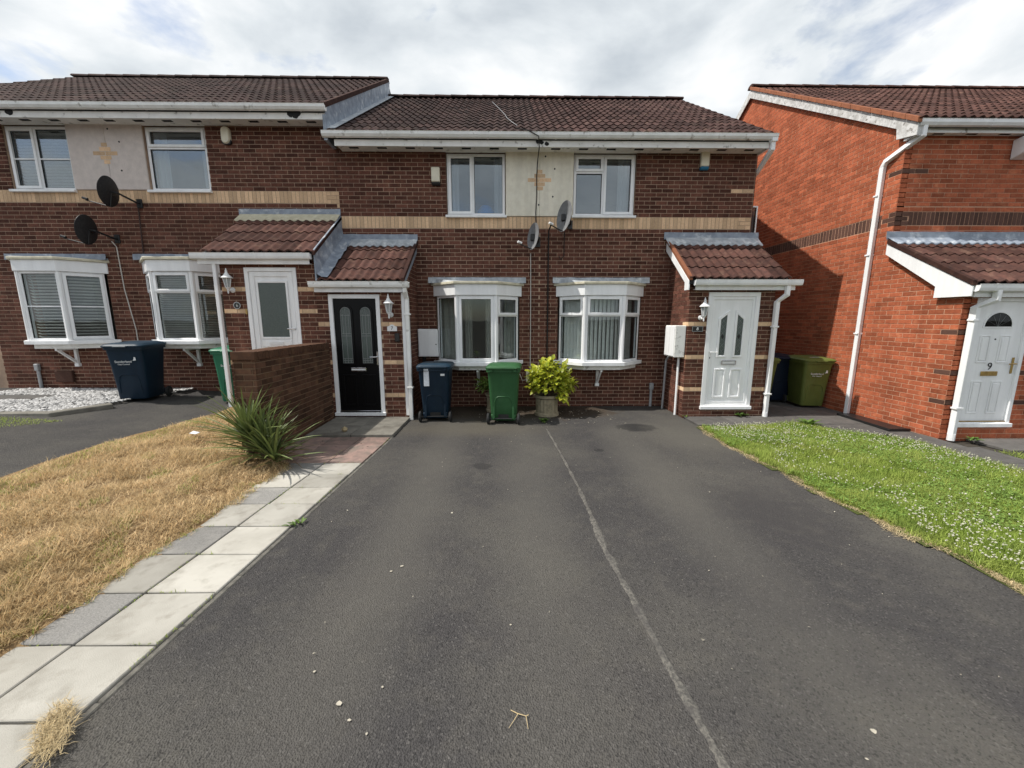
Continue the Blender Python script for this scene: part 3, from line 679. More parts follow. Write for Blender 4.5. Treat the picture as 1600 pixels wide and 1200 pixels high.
# ------------------------------------------------------------------ terrace: houses 5 to 8
FY = 8.0; RY = 11.8; TZ = 5.13; RZ = 7.80; SOF = 4.95; ZO = -.03
def terrace(no, xa, xb, label, dz, tile, win, wcells, wbar, xbay, baycells, bayglass, porch, render_l, render_r, rmat, group='terraced brown brick houses'):
    """one house of the terrace between xa and xb; dz lifts it"""
    h = House('terraced_house', label, 'house', ((xa + xb) / 2, FY, 0), group); root = h.root; L = xb - xa
    B = lambda x: x - xa
    bz = 3.57 + (.45 if dz else 0); off = dz
    w0, w1 = win; wz0, wz1 = 3.80 + off, 4.935 + off
    sof = SOF + off
    opens = [(B(w0), B(w1), wz0 - .03, sof + .3)]
    rl, rr = B(render_l), B(render_r)
    opens.append((rl, rr, bz + .225, sof + .3))
    bay = [(B(xbay - .84), B(xbay + .84), .93 + off, 2.50 + off)]
    # openings in the masonry behind the porch
    px0, px1 = porch
    shell_op = [(B(w0), B(w1), wz0 - .03, wz1 + .03)] + bay
    wall = wall_shell(h, 'wall', (xa, FY, 0), (1, 0), L, sof + .25, shell_op, 'tan_mortar')
    brick_op = opens + bay + [(B(px0) + .05, B(px1) - .05, -1, 2.6 + off)]
    ends = []
    band = (0, L, bz, bz + .225)
    if no == 8: band = (0, L - .245, bz, bz + .225)
    if no == 6: band = (0, L - .235, bz, bz + .225)
    def kindfn(k, a, b):
        z = ZO + k * .075
        if no in (8,) and a > L - .5 and abs(z - (bz + .225 + .45)) < .03: return 'buff_brick'
        if no == 8 and a > L - .25 and bz - .01 < z < bz + .22: return 'buff_brick'
        if no == 6 and a > L - .24 and bz - .085 < z < bz + .22: return 'buff_brick'
    lay(h, wall, (xa, FY, 0), (1, 0), L, -.05, sof + .02, ZO, brick_op, kindfn=kindfn, bands=[band], phase=.225 * 20 + xa % .225)
    # rendered panel with a cross of buff bricks shared by two houses
    pa, pb = render_l, render_r
    MB().box(pa + .002, pb - .002, FY - .022, FY + .05, bz + .228, sof + .02).build('render_panel', rmat, root, bevel=.006)
    # roof: solid deck, tiles, ridge
    ez, rz = TZ + off, RZ + off; ey = 7.62
    ang = math.atan2(rz - ez, RY - ey); back = 2 * RY - ey
    deck = MB().prism([(ey + .02, ez - .03), (RY, rz - .02), (back, ez - .03), (back, ez - .12), (RY, rz - .14), (ey + .02, ez - .12)], 0, xa + .001, xb - .001 + (.02 if no == 8 else 0)).build('roof', 'dark_vent', root)
    tile_slope(h, deck, xa, xb + (.04 if no == 8 else 0), ey - .03, ez - .022, RY, rz - .02, tile)
    x = xa
    nR = max(1, round((xb - xa) / .45)); wR = (xb + (.04 if no == 8 else 0) - xa) / nR
    for i in range(nR):
        V = []; n = 8
        m = MB()
        for e_ in (0, 1):
            for j in range(n + 1):
                t = math.pi * j / n; V.append((xa + wR * (i + e_) + (.012 if e_ else 0), RY - .13 * math.cos(t), rz - .01 + .085 * math.sin(t) + .012 * (1 - e_)))
        m.add(V, [(j, j + 1, n + 2 + j, n + 1 + j) for j in range(n)] + [tuple(range(n + 1)), tuple(range(2 * n + 1, n, -1))]); m.build('ridge_tile', tile, deck, tint=random.random())
    # eaves
    fx0, fx1 = xa, xb
    if no == 7: fx0 = xa + .12
    fas = MB().box(fx0 + .001, fx1 - .001, 7.642, 7.662, sof - .045, sof + .165).build('fascia', 'aged_paint', root)
    MB().box(fx0 + .001, fx1 - .001, 7.663, FY + .02, sof, sof + .012).build('soffit', 'aged_paint', root)
    x = fx0 + .28
    while x < fx1 - .1:
        MB().box(x - .085, x + .085, 7.80, 7.86, sof - .006, sof + .001).build('soffit_vent', 'dark_vent', fas); x += .52
    g0, g1 = {5: (xa, xb), 6: (xa, xb + .03), 7: (xa - .06, xb), 8: (xb - L, xb + .09)}[no]
    gutter(h, g0 + .001, g1 - .001, 7.640, sof + .165)
    # closing walls: party walls, back, loft gables, floors
    for xw, s in ((xa, 1), (xb, -1)):
        m = MB().prism([(FY + .26, -.1), (15.6, -.1), (15.6, sof), (RY, rz - .16), (FY + .26, sof)], 0, xw + s * .002, xw + s * .12); m.build('party_wall', 'plaster', root)
    MB().box(xa + .13, xb - .13, 15.4, 15.6, -.1, sof).build('rear_wall', 'tan_mortar', root)
    MB().box(xa + .13, xb - .13, 11.2, 11.3, -.05, sof - .05).build('room_wall', 'plaster', root)
    MB().box(xa + .13, xb - .13, FY + .26, 11.19, 2.72 + off, 2.92 + off).build('floor_slab', 'plaster', root)
    MB().box(xa + .13, xb - .13, FY + .26, 11.19, -.05 + off, .15 + off).build('room_floor', 'carpet', root)
    MB().box(xa + .13, xb - .13, FY + .26, 15.3, sof - .03, sof + .03).build('ceiling', 'plaster', root)
    # first floor window
    wn = glazed(root, 'window', (w0 + .012, FY + .035), (1, 0), w1 - w0 - .024, wz0 + .012, wz1, wcells, 'upper_glass', fw=.05)
    s = MB().box(w0 - .02, w1 + .02, FY - .065, FY + .03, wz0 - .035, wz0 + .010).build('sill', 'upvc', wn, bevel=.005)
    # bay window
    z0, z1 = .985 + off, 2.265 + off
    A, Bp, Cp, D = (xbay - .83, FY - .015), (xbay - .375, 7.56), (xbay + .375, 7.56), (xbay + .83, FY - .015)
    trap = lambda e_: [(A[0] - e_ * 1.2, FY + .03), (A[0] - e_ * 1.2, FY - .02), (Bp[0] - e_ * .5, Bp[1] - e_), (Cp[0] + e_ * .5, Cp[1] - e_), (D[0] + e_ * 1.2, FY - .02), (D[0] + e_ * 1.2, FY + .03)]
    bayo = MB().prism(trap(.045), 2, z1 + .001, z1 + .205).build('bay_window', 'upvc', root, bevel=.004)
    MB().prism(trap(.085), 2, z1 + .207, z1 + .255).build('bay_roof_board', 'cream_board', bayo, bevel=.006)
    t2 = trap(.07)
    m = MB(); tp = [(p[0], p[1], z1 + .257) for p in t2] + [(t2[0][0], FY + .02, z1 + .36), (t2[5][0], FY + .02, z1 + .36)]
    m.add(tp, [(1, 2, 3, 4, 7, 6), (0, 1, 6), (4, 5, 7), (0, 5, 4, 3, 2, 1)]); m.build('bay_roof', 'pale_lead', bayo)
    lead_strip(h, xbay - .965, xbay + .965, FY - .03, z1 + .255, z1 + .37, .07, 'bay_flashing', 'pale_lead' if no > 6 else 'lead')
    MB().prism(trap(.075), 2, z0 - .075, z0 - .002).build('bay_sill', 'upvc', bayo, bevel=.006)
    MB().prism(trap(-.03), 2, z0 - .16, z0 - .076).build('bay_base', 'aged_paint', bayo)
    for (p, q, cl) in ((A, Bp, baycells[0]), (Bp, Cp, baycells[1]), (Cp, D, baycells[2])):
        u = Vector((q[0] - p[0], q[1] - p[1])); Lw = u.length; u.normalize()
        glazed(bayo, 'bay_light', (p[0] + u.x * .022, p[1] + u.y * .022), (u.x, u.y), Lw - .044, z0, z1, cl, bayglass, fw=.042)
    for p in (Bp, Cp):
        MB().tube([(p[0], p[1] + .012, z0), (p[0], p[1] + .012, z1)], .04, 8).build('corner_post', 'upvc', bayo)
    br = MB().box(xbay - .025, xbay + .025, FY - .055, FY - .012, .48 + off, z0 - .162)
    br.box(xbay - .02, xbay + .02, 7.62, FY - .056, z0 - .205, z0 - .163)
    br.prism([(FY - .057, .50 + off), (FY - .057, .56 + off), (7.70, z0 - .206), (7.64, z0 - .206)], 0, xbay - .018, xbay + .018)
    br.box(xbay - .04, xbay + .04, FY - .065, FY - .008, .44 + off, .50 + off)
    br.build('bay_bracket', 'upvc', bayo)
    return h, wn, bayo, (A, Bp, Cp, D), (z0, z1)

FX = (0, 1, 0, 1, 0, 0)
TOPL = [(0, 1, .72, 1, 1, 0), (0, 1, 0, .72, 0, 0)]
X56, X67, X78, X8 = -7.49, -3.22, .645, 4.82
h5, w5, b5, p5, zz5 = terrace(5, -11.6, X56, 'brown brick terraced house at the left edge with venetian blinds', .43, 'dark_tile', (-9.37, -8.19), [(0, .45, 0, 1, 1, 1), (.45, 1, 0, 1, 0, 1)], 0, -8.72, [[(0, 1, 0, 1, 1, 1)], [(0, 1, 0, 1, 0, 1)], [(0, 1, 0, 1, 1, 1)]], 'clear_glass', (-11.4, -10.2), -8.19, X56, 'pink_roughcast')
h6, w6, b6, p6, zz6 = terrace(6, X56, X67, 'brown brick terraced house with higher roof and obscured glass door', .43, 'dark_tile', (-6.79, -5.64), [(0, 1, .70, 1, 1, 0), (0, 1, 0, .70, 0, 0)], 0, -6.27, [TOPL, TOPL, TOPL], 'clear_glass', (-4.9, X67), X56, -6.79, 'pink_roughcast')
h7, w7, b7, p7, zz7 = terrace(7, X67, X78, 'brown brick terraced house with black front door', 0, 'dark_tile', (-1.155, -.012), [(0, .44, 0, 1, 1, 0), (.44, 1, 0, 1, 0, 0)], 0, -.58, [[FX], [(0, 1, 0, 1, 1, 0)], [(0, 1, .72, 1, 1, 0), (0, 1, 0, .72, 0, 0)]], 'clear_glass', (X67, -1.79), -.012, X78, 'roughcast')
h8, w8, b8, p8, zz8 = terrace(8, X78, X8, 'brown brick end terrace house with white panelled front door', 0, 'brown_tile', (1.297, 2.51), [(0, .48, .74, 1, 1, 0), (0, .48, 0, .74, 0, 0), (.48, 1, 0, 1, 1, 0)], 0, 1.885, [TOPL, TOPL, TOPL], 'clear_glass', (3.29, X8), X78, 1.297, 'roughcast')
# buff brick crosses, centred on the joints between houses
for h, xc, zc in ((h6, X56 - .02, 4.455 + .43), (h8, X78 + .005, 4.455)):
    wl = [c for c in h.root.children if c.name.startswith('wall')][0]
    fr = Fr((xc, FY - .020, 0), (1, 0))
    for r, (a, b) in enumerate(((-.045, .07), (-.10, .105), (-.225, -.005), (.005, .225), (-.10, .11), (-.055, .055))):
        rr = (-2, -1, 0, 0, 1, 2)[r]; h.bricks.append((fr, (a + b) / 2 - .01, zc + rr * .075, b - a, .068, 'buff_brick', 'accent_brick', wl))
    for dx, dz in ((.10, .42), (.28, .2), (-.02, -.45), (.25, -.30)):
        MB().lathe([(.0, 0), (.016, 0), (.016, .004), (.0, .004)], (xc + dx, FY - .027, zc + dz), 8, 'y').build('bolt_head', 'dark_vent', h.root)

# curtains, blinds and what stands inside
venetian(w5, (-9.32, FY + .16), (-8.22, FY + .16), 3.86 + .43, 4.90 + .43, .055, 35, .05)
curtain(w6, -6.74, -6.48, FY + .17, 3.82 + .43, 4.93 + .43); curtain(w6, -5.86, -5.70, FY + .17, 3.82 + .43, 4.93 + .43)
curtain(w7, -1.12, -.93, FY + .17, 3.80, 4.93); curtain(w7, -.24, -.05, FY + .17, 3.80, 4.93)
MB().lathe([(0, 0), (.13, .0), (.18, .09), (.17, .18), (.12, .26), (.07, .30), (0, .31)], (-.42, FY + .40, 3.80), 14).build('blue_cushion', 'blue_fabric', w7, smooth=True)
curtain(w8, 2.20, 2.42, FY + .17, 3.80, 4.93)
for par, P, (a, b) in ((b5, p5, zz5), (b6, p6, zz6)):
    for i in range(3):
        q0, q1 = Vector((*P[i], 0)), Vector((*P[i + 1], 0)); u = (q1 - q0).normalized(); nn = Vector((u.y, -u.x, 0)); q0 = q0 + u * .05 - nn * .13; q1 = q1 - u * .05 - nn * .13
        venetian(par, q0, q1, a + .06, b - .03, .058 if par is b5 else .034, 32 if par is b5 else 28, .05 if par is b5 else .025)
for i in range(3):
    q0, q1 = Vector((*p8[i], 0)), Vector((*p8[i + 1], 0)); u = (q1 - q0).normalized(); nn = Vector((u.y, -u.x, 0))
    vertical_blind(b8, q0 + u * .06 - nn * .15, q1 - u * .04 - nn * .15, zz8[0] + .03, zz8[1] - .04, .08, 38 if i != 2 else 62)
curtain(b7, -1.36, -.90, FY + .10, zz7[0], zz7[1], 'voile', .012, .12); curtain(b7, -.42, -.22, FY - .18, zz7[0] + .02, zz7[1] - .04, 'voile'); curtain(b7, -.85, -.70, FY + .08, zz7[0] + .02, zz7[1] - .04, 'voile'); curtain(b7, -.05, .18, FY + .10, zz7[0], zz7[1], 'voile', .012, .12)
for h, xs_, zf in ((h8, .70, 5.0), (h6, -3.75, 5.43), (h5, -8.75, 5.43)):
    for q in range(5):
        cx_, cz_, rr_ = xs_ + random.gauss(0, .05), zf + random.uniform(-.06, .05), random.uniform(.03, .07)
        MB().prism([(cx_ + rr_ * random.uniform(.5, 1.2) * math.cos(6.283 * i / 9), cz_ + rr_ * random.uniform(.4, 1.0) * math.sin(6.283 * i / 9)) for i in range(9)], 1, 7.636 - .001 * q, 7.6415).build('soot_mark', 'dark_vent', h.root)
# right gable of house 8 and the gutter outlet
sidew = MB().prism([(FY + .002, -.1), (15.6, -.1), (15.6, SOF + .1), (RY, RZ - .16), (FY + .002, SOF + .1)], 0, X8 + .001, X8 + .014).build('side_wall', 'tan_mortar', h8.root)
lay(h8, sidew, (X8 + .014, 15.6, 0), (0, -1), 7.6, -.05, RZ - .2, ZO, bounds=lambda v: (0, 7.6) if v < SOF else ((v - SOF) / .66, 7.6 - (v - SOF) / .66))
bb = MB(); sl_ = (RZ - TZ) / (RY - 7.62)
bb.prism([(7.64, TZ - .20), (RY, RZ - .20), (RY, RZ - .04), (7.64, TZ - .04)], 0, X8 + .022, X8 + .038); bb.build('bargeboard', 'aged_paint', h8.root)
MB().box(X8 + .001, X8 + .021, 7.66, 7.99, SOF - .04, SOF + .1).build('eaves_box', 'aged_paint', h8.root)
square_pipe(h8, [(X8 + .03, 7.59, 5.02), (X8 + .03, 7.59, 4.88), (X8 + .06, 8.02, 4.64), (X8 + .065, 8.50, 4.42), (X8 + .065, 8.50, .0)], 'downpipe')
MB().box(X8 - .02, X8 + .08, 7.535, 7.645, 4.99, 5.05).build('gutter_outlet', 'upvc', h8.root)
# casement standing open on that gable
cw = glazed(h8.root, 'open_window', (X8 + .075, 8.40), (1, 0), .30, 3.50, 4.12, [(0, 1, 0, 1, 0, 0)], 'dark_glass', fw=.03, depth=.05)
MB().box(X8 + .06, X8 + .36, 8.30, 8.42, 3.45, 3.49).build('sill', 'upvc', cw)
# stepped roof between houses 6 and 7: lead cheek, verge
def roofz(y, off): return TZ + off + (y - 7.62) * (RZ - TZ) / (RY - 7.62)
m = MB(); ys = ls(7.60, RY + .05, 9)
for a, b in zip(ys, ys[1:]):
    t = random.uniform(-.004, .004)
    m.prism([(a + .006, roofz(a, 0) + .03), (b - .004, roofz(b, 0) + .03), (b - .004, roofz(b, .43) - .03), (a + .006, roofz(a, .43) - .03)], 0, X67 + .004, X67 + .022 + t)
m.build('lead_cheek', 'lead', h6.root, bevel=.003)
m = MB()
for a, b in zip(ys, ys[1:]): m.prism([(a, roofz(a, 0) + .058), (b, roofz(b, 0) + .058), (b, roofz(b, 0) + .066), (a, roofz(a, 0) + .066)], 0, X67 + .02, X67 + .17)
m.build('lead_soaker', 'pale_lead', h6.root)
m = MB(); m.prism([(7.58, roofz(7.58, .43) - .035), (RY, roofz(RY, .43) - .035), (RY, roofz(RY, .43) + .055), (7.58, roofz(7.58, .43) + .055)], 0, X67 - .03, X67 + .035); m.build('verge', 'red_tile', h6.root)
MB().box(X67 - .04, X67 + .02, 7.60, 7.98, 4.98, 5.40).build('eaves_box', 'lead', h6.root)

# ------------------------------------------------------------------ porches
def porch(h, no, x0, x1, yf, off, door, walls, roofx, bricks=('brown_brick', 'tan_mortar'), ztop=3.33, zeave=2.50, yw=FY, zo=ZO, accents=(), ak='buff_brick', gut=None, tile='red_tile'):
    root = h.root; L = x1 - x0; d0, d1, dz0, dz1 = door; zt = zeave + off - .07
    w = wall_shell(h, 'porch_wall', (x0, yf, 0), (1, 0), L, zt, [(d0 - x0, d1 - x0, dz0, dz1)], bricks[1], thick=.11)
    def kf(k, a, b):
        if k in accents: return ak
    lay(h, w, (x0, yf, 0), (1, 0), L, -.05, zt, zo, [(d0 - x0, d1 - x0, dz0, dz1)], bricks[0], kindfn=kf, phase=4.5)
    slope = (ztop - zeave) / (yw - (yf - .16))
    for sd in walls:
        xw = x0 if sd == 'l' else x1; a = (xw, yw, 0) if sd == 'l' else (xw, yf, 0); u = (0, -1) if sd == 'l' else (0, 1); D = yw - yf
        pr = MB().prism([(yf + .111, -.1), (yw - .002, -.1), (yw - .002, ztop + off - .08), (yf + .111, zeave + off - .02)], 0, xw + (.003 if sd == 'l' else -.11), xw + (.11 if sd == 'l' else -.003)).build('porch_side_wall', bricks[1], root)
        top = lambda v: v - (zeave + off)
        if sd == 'l': bd = lambda v: (0, D) if v < zeave + off - .05 else (0, D - .16 - (v - zeave - off) / slope - .0)
        else: bd = lambda v: (0, D) if v < zeave + off - .05 else ((v - zeave - off) / slope + .16, D)
        def kf2(k, p, q):
            if k in accents and ((sd == 'l' and q > D - .12) or (sd == 'r' and p < .12)): return ak
        lay(h, pr, a, u, D, -.05, ztop + off - .1, zo, (), bricks[0], kindfn=kf2, bounds=bd, phase=4.5 + .05)
    r0, r1 = roofx; ye = yf - .16
    dk = MB().prism([(ye + .02, zeave + off - .03), (yw, ztop + off - .03), (yw, ztop + off - .11), (ye + .02, zeave + off - .10)], 0, r0 + .012, r1 - .012).build('porch_roof', 'dark_vent', root)
    tile_slope(h, dk, r0, r1, ye, zeave + off - .015, yw, ztop + off - .015, tile, .30, .34)
    lead_strip(h, r0 - .06, r1 + .03, yw, ztop + off + .02, ztop + off + .16, .014, 'lead_flashing', 'lead')
    apron(h, r0 - .04, r1 + .02, yw - .20, ztop + off - .015 - .20 * slope, yw - .01, ztop + off - .005, {6: 'stone_lead', 7: 'pale_lead', 8: 'pale_lead', 9: 'lead'}[no], r0=r0, tw=(r1 - r0) / max(1, round((r1 - r0) / .30)))
    g0, g1 = gut or (r0 - .03, r1 + .05)
    MB().box(g0 + .05, g1 - .06, yf - .115, yf - .095, zeave + off - .20, zeave + off - .035).build('porch_fascia', 'upvc', root, bevel=.003)
    MB().box(g0 + .06, g1 - .07, yf - .094, yf + .02, zeave + off - .19, zeave + off - .178).build('porch_soffit', 'upvc', root)
    gutter(h, g0, g1, yf - .117, zeave + off - .03, 'porch_gutter', 'gutter_white' if no == 7 else 'upvc', .8, .10)
    # ceiling and inner dark hall
    MB().box(x0 + .12, x1 - .12, yf + .12, yw - .01, zt - .03, zt).build('porch_ceiling', 'plaster', root)
    return w
porch(h6, 6, -4.92, X67 - .09, 6.95, .43, (-4.52, -3.62, .42, 2.70), 'l', (-5.10, X67 - .02), accents=(26, 31, 14), gut=(-5.25, -3.27))
porch(h7, 7, X67 - .09, -1.79, 6.95, -.03, (-3.115, -2.215, .09, 2.245), 'r', (X67 + .03, -1.77), accents=(23, 14, 6), gut=(-3.34, -1.66), zo=ZO)
porch(h8, 8, 3.29, X8, 7.05, .02, (3.622, 4.565, .16, 2.295), 'lr', (3.18, X8 + .15), accents=(23, 15, 7), gut=(3.27, X8 + .33))
# bargeboards and cheeks of the porches
def barge(h, x0, x1, yf, zeave, yw, ztop, mat='upvc', foot=True, tilemat='terracotta'):
    ye = yf - .14; s = (ztop - zeave) / (yw - yf + .16)
    pl = [(ye, zeave - .04), (yw - .01, ztop - .04), (yw - .01, ztop - .20), (yf + .02, zeave - .06), (yf + .02, zeave - .20), (ye, zeave - .20)]
    b = MB().prism(pl, 0, x0, x1).build('bargeboard', mat, h.root, bevel=.004)
    MB().prism([(ye - .03, zeave - .037), (yw - .02, ztop - .037), (yw - .02, ztop + .035), (ye - .03, zeave + .035)], 0, x0 - .012, x1 + .03).build('verge', tilemat, h.root, bevel=.004)
barge(h8, 3.18, 3.205, 7.05, 2.52, FY, 3.35)
barge(h7, -1.785, -1.765, 6.95, 2.47, FY, 3.30, 'lead', tilemat='red_tile')
m = MB(); y0 = 6.80
for i in range(3):
    a, b = 6.80 + i * .40, 6.80 + (i + 1) * .40
    za = lambda y, o_: 2.50 + o_ + (y - 6.79) * .83 / 1.21
    m.prism([(a, za(a, -.03) - .02), (b - .006, za(b, -.03) - .02), (b - .006, za(b, .43) + .03), (a, za(a, .43) + .03)], 0, X67 - .016, X67 + .012 + .004 * i)
m.build('lead_cheek', 'lead', h6.root, bevel=.004)
m = MB(); n = 14
V = []; F = []
for i in range(n + 1):
    y = 6.76 + 1.24 * i / n; z = 2.50 - .03 + (y - 6.79) * .686 + .055
    for k, (dx, dzz) in enumerate(((.0, .22), (.03, .06), (.10, .012 + .012 * math.sin(i * 2)), (.19, .0 + .014 * math.sin(i * 2.3 + 1)))): V.append((X67 + .012 + dx + random.uniform(-.006, .006), y, z + dzz + random.uniform(-.004, .004)))
for i in range(n):
    for k in range(3): F.append((i * 4 + k, i * 4 + k + 1, i * 4 + 5 + k, i * 4 + 4 + k))
m.add(V, F); m.build('lead_gutter_lining', 'lead', h6.root, smooth=True)
MB().prism([(6.77, 2.87), (6.77, 2.93), (8.0, 3.79), (8.0, 3.73)], 0, X67 - .025, X67 + .02).build('verge', 'red_tile', h6.root)
# porch corner boards and downpipes
square_pipe(h6, [(-4.945, 6.87, 2.74), (-4.945, 6.87, .2)], 'downpipe', .06)
MB().box(-1.835, -1.782, 6.925, 6.945, .08, 2.27).build('corner_board', 'upvc', h7.root)
square_pipe(h7, [(-1.735, 6.80, 2.36), (-1.735, 6.80, 2.28), (-1.735, 6.91, 2.16), (-1.735, 6.91, .0)], 'downpipe', .062, 'gutter_white', [(-1.735, 6.91, 1.9), (-1.735, 6.91, .6)])
square_pipe(h8, [(4.93, 6.90, 2.42), (4.93, 6.90, 2.24), (4.83, 6.99, 2.12), (4.83, 6.99, 0)], 'downpipe', .066, 'upvc', [(4.83, 6.985, 1.68), (4.83, 6.985, .45)])
MB().lathe([(.033, 0), (.04, .0), (.04, .10), (.033, .10)], (4.83, 6.99, 0), 12).build('pipe_shoe', 'upvc', h8.root)

# ------------------------------------------------------------------ front doors
def arch(xc, hw, z0, z1, n=10, kind='arch'):
    if kind == 'arch': return [(xc - hw, z0), (xc + hw, z0)] + [(xc + hw * math.cos(math.pi * i / n), z1 - hw + hw * math.sin(math.pi * i / n)) for i in range(n + 1)]
    return [(xc - hw, z0), (xc + hw, z0), (xc + hw, z1 - (.09 if kind == 'l' else 0)), (xc - hw, z1 - (.09 if kind == 'r' else 0))]
def door_base(h, x0, x1, z0, z1, yf, dm, fm='upvc', fw=.07):
    fr = Fr((0, yf, 0), (1, 0))
    m = MB(fr); m.ring(rectp(x0, x1, z0, z1), rectp(x0 + fw, x1 - fw, z0 + fw * .9, z1 - fw), .012, -.07); f = m.build('front_door', fm, h.root, bevel=.004)
    MB(fr).box(x0 - .015, x1 + .015, -.04, .045, z0 - .025, z0 + .035).build('door_sill', fm, f, bevel=.005)
    MB(fr).box(x0 + fw - .004, x1 - fw + .004, -.06, -.022, z0 + .05, z1 - fw + .004).build('door_leaf', dm, f, bevel=.003)
    return f, fr
def handle(f, fr, x, z, side, mat='chrome'):
    MB(fr).box(x - .016, x + .016, -.022, -.010, z - .12, z + .12).build('handle_plate', mat, f, bevel=.004)
    m = MB(fr); m.tube([(x, -.01, z + .03), (x, .035, z + .03), (x + side * .02, .042, z + .03), (x + side * .12, .042, z + .028)], .009, 8); m.build('door_handle', mat, f, smooth=True)
# house 7: black composite door, two leaded arches
f7, fr = door_base(h7, -3.11, -2.22, .10, 2.24, 6.95, 'black_door')
for xc in (-2.84, -2.49):
    pl = arch(xc, .095, 1.03, 2.03); MB(fr).ring(inset(pl, -.035), pl, -.006, -.022).build('glass_moulding', 'black_door', f7, bevel=.002)
    m = MB(fr); m.prism(pl, 1, -.0215, -.019); m.build('leaded_glass', 'obscure_glass', f7)
    c = MB(fr); w = .0035
    for z in (1.12, 1.08, 1.52, 1.56, 1.88): c.box(xc - .09, xc + .09, -.019, -.0155, z - w, z + w)
    for dx in (0,): c.box(xc + dx - w, xc + dx + w, -.019, -.015, 1.04, 2.0)
    for dx in (-.05, .05): c.box(xc + dx - w, xc + dx + w, -.019, -.015, 1.56, 1.90); c.box(xc + dx - w, xc + dx + w, -.019, -.015, 1.04, 1.12)
    for i in range(5): c.box(xc - .07 + i * .035 - w * .7, xc - .07 + i * .035 + w * .7, -.019, -.0145, 1.88, 1.97)
    c.ring(inset(pl, .006), inset(pl, .013), -.014, -.019); c.build('lead_came', 'lead_came', f7)
    pl = arch(xc, .095, .28, .80, kind='q'); MB(fr).ring(inset(pl, -.028), inset(pl, .004), -.006, -.022).build('panel_moulding', 'black_door', f7, bevel=.003)
MB(fr).box(-2.80, -2.53, -.022, -.008, .885, .955).build('letterbox', 'chrome', f7, bevel=.008)
MB(fr).box(-2.79, -2.54, -.007, -.004, .905, .935).build('letterbox_flap', 'mark_white', f7, bevel=.002)
MB(fr).box(-3.04, -2.29, -.03, .012, .13, .165).build('threshold', 'chrome', f7, bevel=.003)
handle(f7, fr, -2.315, 1.12, -1)
# house 6: white frame with one big obscured pane
f6, fr = door_base(h6, -4.515, -3.625, .43, 2.69, 6.95, 'upvc', fw=.065)
MB(fr).ring(rectp(-4.44, -3.70, .50, 2.62), rectp(-4.36, -3.78, .60, 2.54), -.004, -.022).build('door_stile', 'upvc', f6, bevel=.004)
MB(fr).box(-4.31, -3.83, -.0215, -.012, 1.50, 2.44).build('obscured_glass_pane', 'obscure_glass', f6)
MB(fr).ring(rectp(-4.34, -3.80, 1.47, 2.47), rectp(-4.305, -3.835, 1.505, 2.435), -.003, -.02).build('glass_moulding', 'upvc', f6, bevel=.004)
MB(fr).box(-4.33, -3.81, -.0215, -.004, 1.33, 1.45).build('mid_rail', 'upvc', f6, bevel=.004)
handle(f6, fr, -3.72, 1.62, -1)
MB(fr).box(-4.20, -3.95, -.004, .006, 1.36, 1.42).build('letterbox', 'white_enamel', f6, bevel=.006)
for z in (.9, 1.9): MB(fr).lathe([(.014, 0), (.014, .09)], (-4.53, .025, z), 8).build('hinge', 'brass' if z > 1 else 'upvc', f6)
# house 8: white panelled door
f8, fr = door_base(h8, 3.625, 4.56, .175, 2.29, 7.05, 'upvc', fw=.075)
MB(fr).ring(rectp(3.70, 4.485, .245, 2.215), rectp(3.745, 4.44, .30, 2.16), -.006, -.022).build('door_stile', 'upvc', f8, bevel=.004)
for xc, kd in ((3.945, 'l'), (4.245, 'r')):
    sgn = 'r' if kd == 'l' else 'l'
    pl = arch(xc, .055, 1.16, 1.90, kind=sgn); MB(fr).ring(inset(pl, -.04), pl, -.002, -.022).build('glass_moulding', 'upvc', f8, bevel=.005)
    MB(fr).prism(pl, 1, -.0215, -.018).build('leaded_glass', 'obscure_glass', f8)
    c = MB(fr)
    for i in range(6):
        za = 1.18 + i * .11
        c.prism([(xc - .05, za), (xc - .047, za), (xc + .05, za + .108), (xc + .047, za + .108)], 1, -.018, -.0165)
        c.prism([(xc + .05, za), (xc + .047, za), (xc - .05, za + .108), (xc - .047, za + .108)], 1, -.0175, -.016)
    c.build('lead_came', 'lead_came', f8)
    MB(fr).prism([(xc - .03, 1.5), (xc, 1.45), (xc + .03, 1.5), (xc, 1.55)], 1, -.0175, -.0155).build('glass_diamond', 'mark_black', f8)
    pl = rectp(xc - .075, xc + .075, .40, .88); MB(fr).ring(inset(pl, -.035), pl, -.002, -.022).build('panel_moulding', 'upvc', f8, bevel=.006); MB(fr).box(xc - .05, xc + .05, -.0225, -.012, .425, .855).build('door_panel', 'upvc', f8, bevel=.008)
MB(fr).ring(rectp(3.96, 4.23, .985, 1.065), rectp(3.975, 4.215, 1.0, 1.05), .002, -.022).build('letterbox_frame', 'chrome', f8, bevel=.003)
MB(fr).box(3.976, 4.214, -.022, -.008, 1.001, 1.049).build('letterbox', 'white_enamel', f8, bevel=.004)
handle(f8, fr, 3.735, 1.19, 1, 'white_enamel')
MB(fr).box(3.728, 3.742, -.01, -.004, 1.10, 1.13).build('lock', 'mark_black', f8)

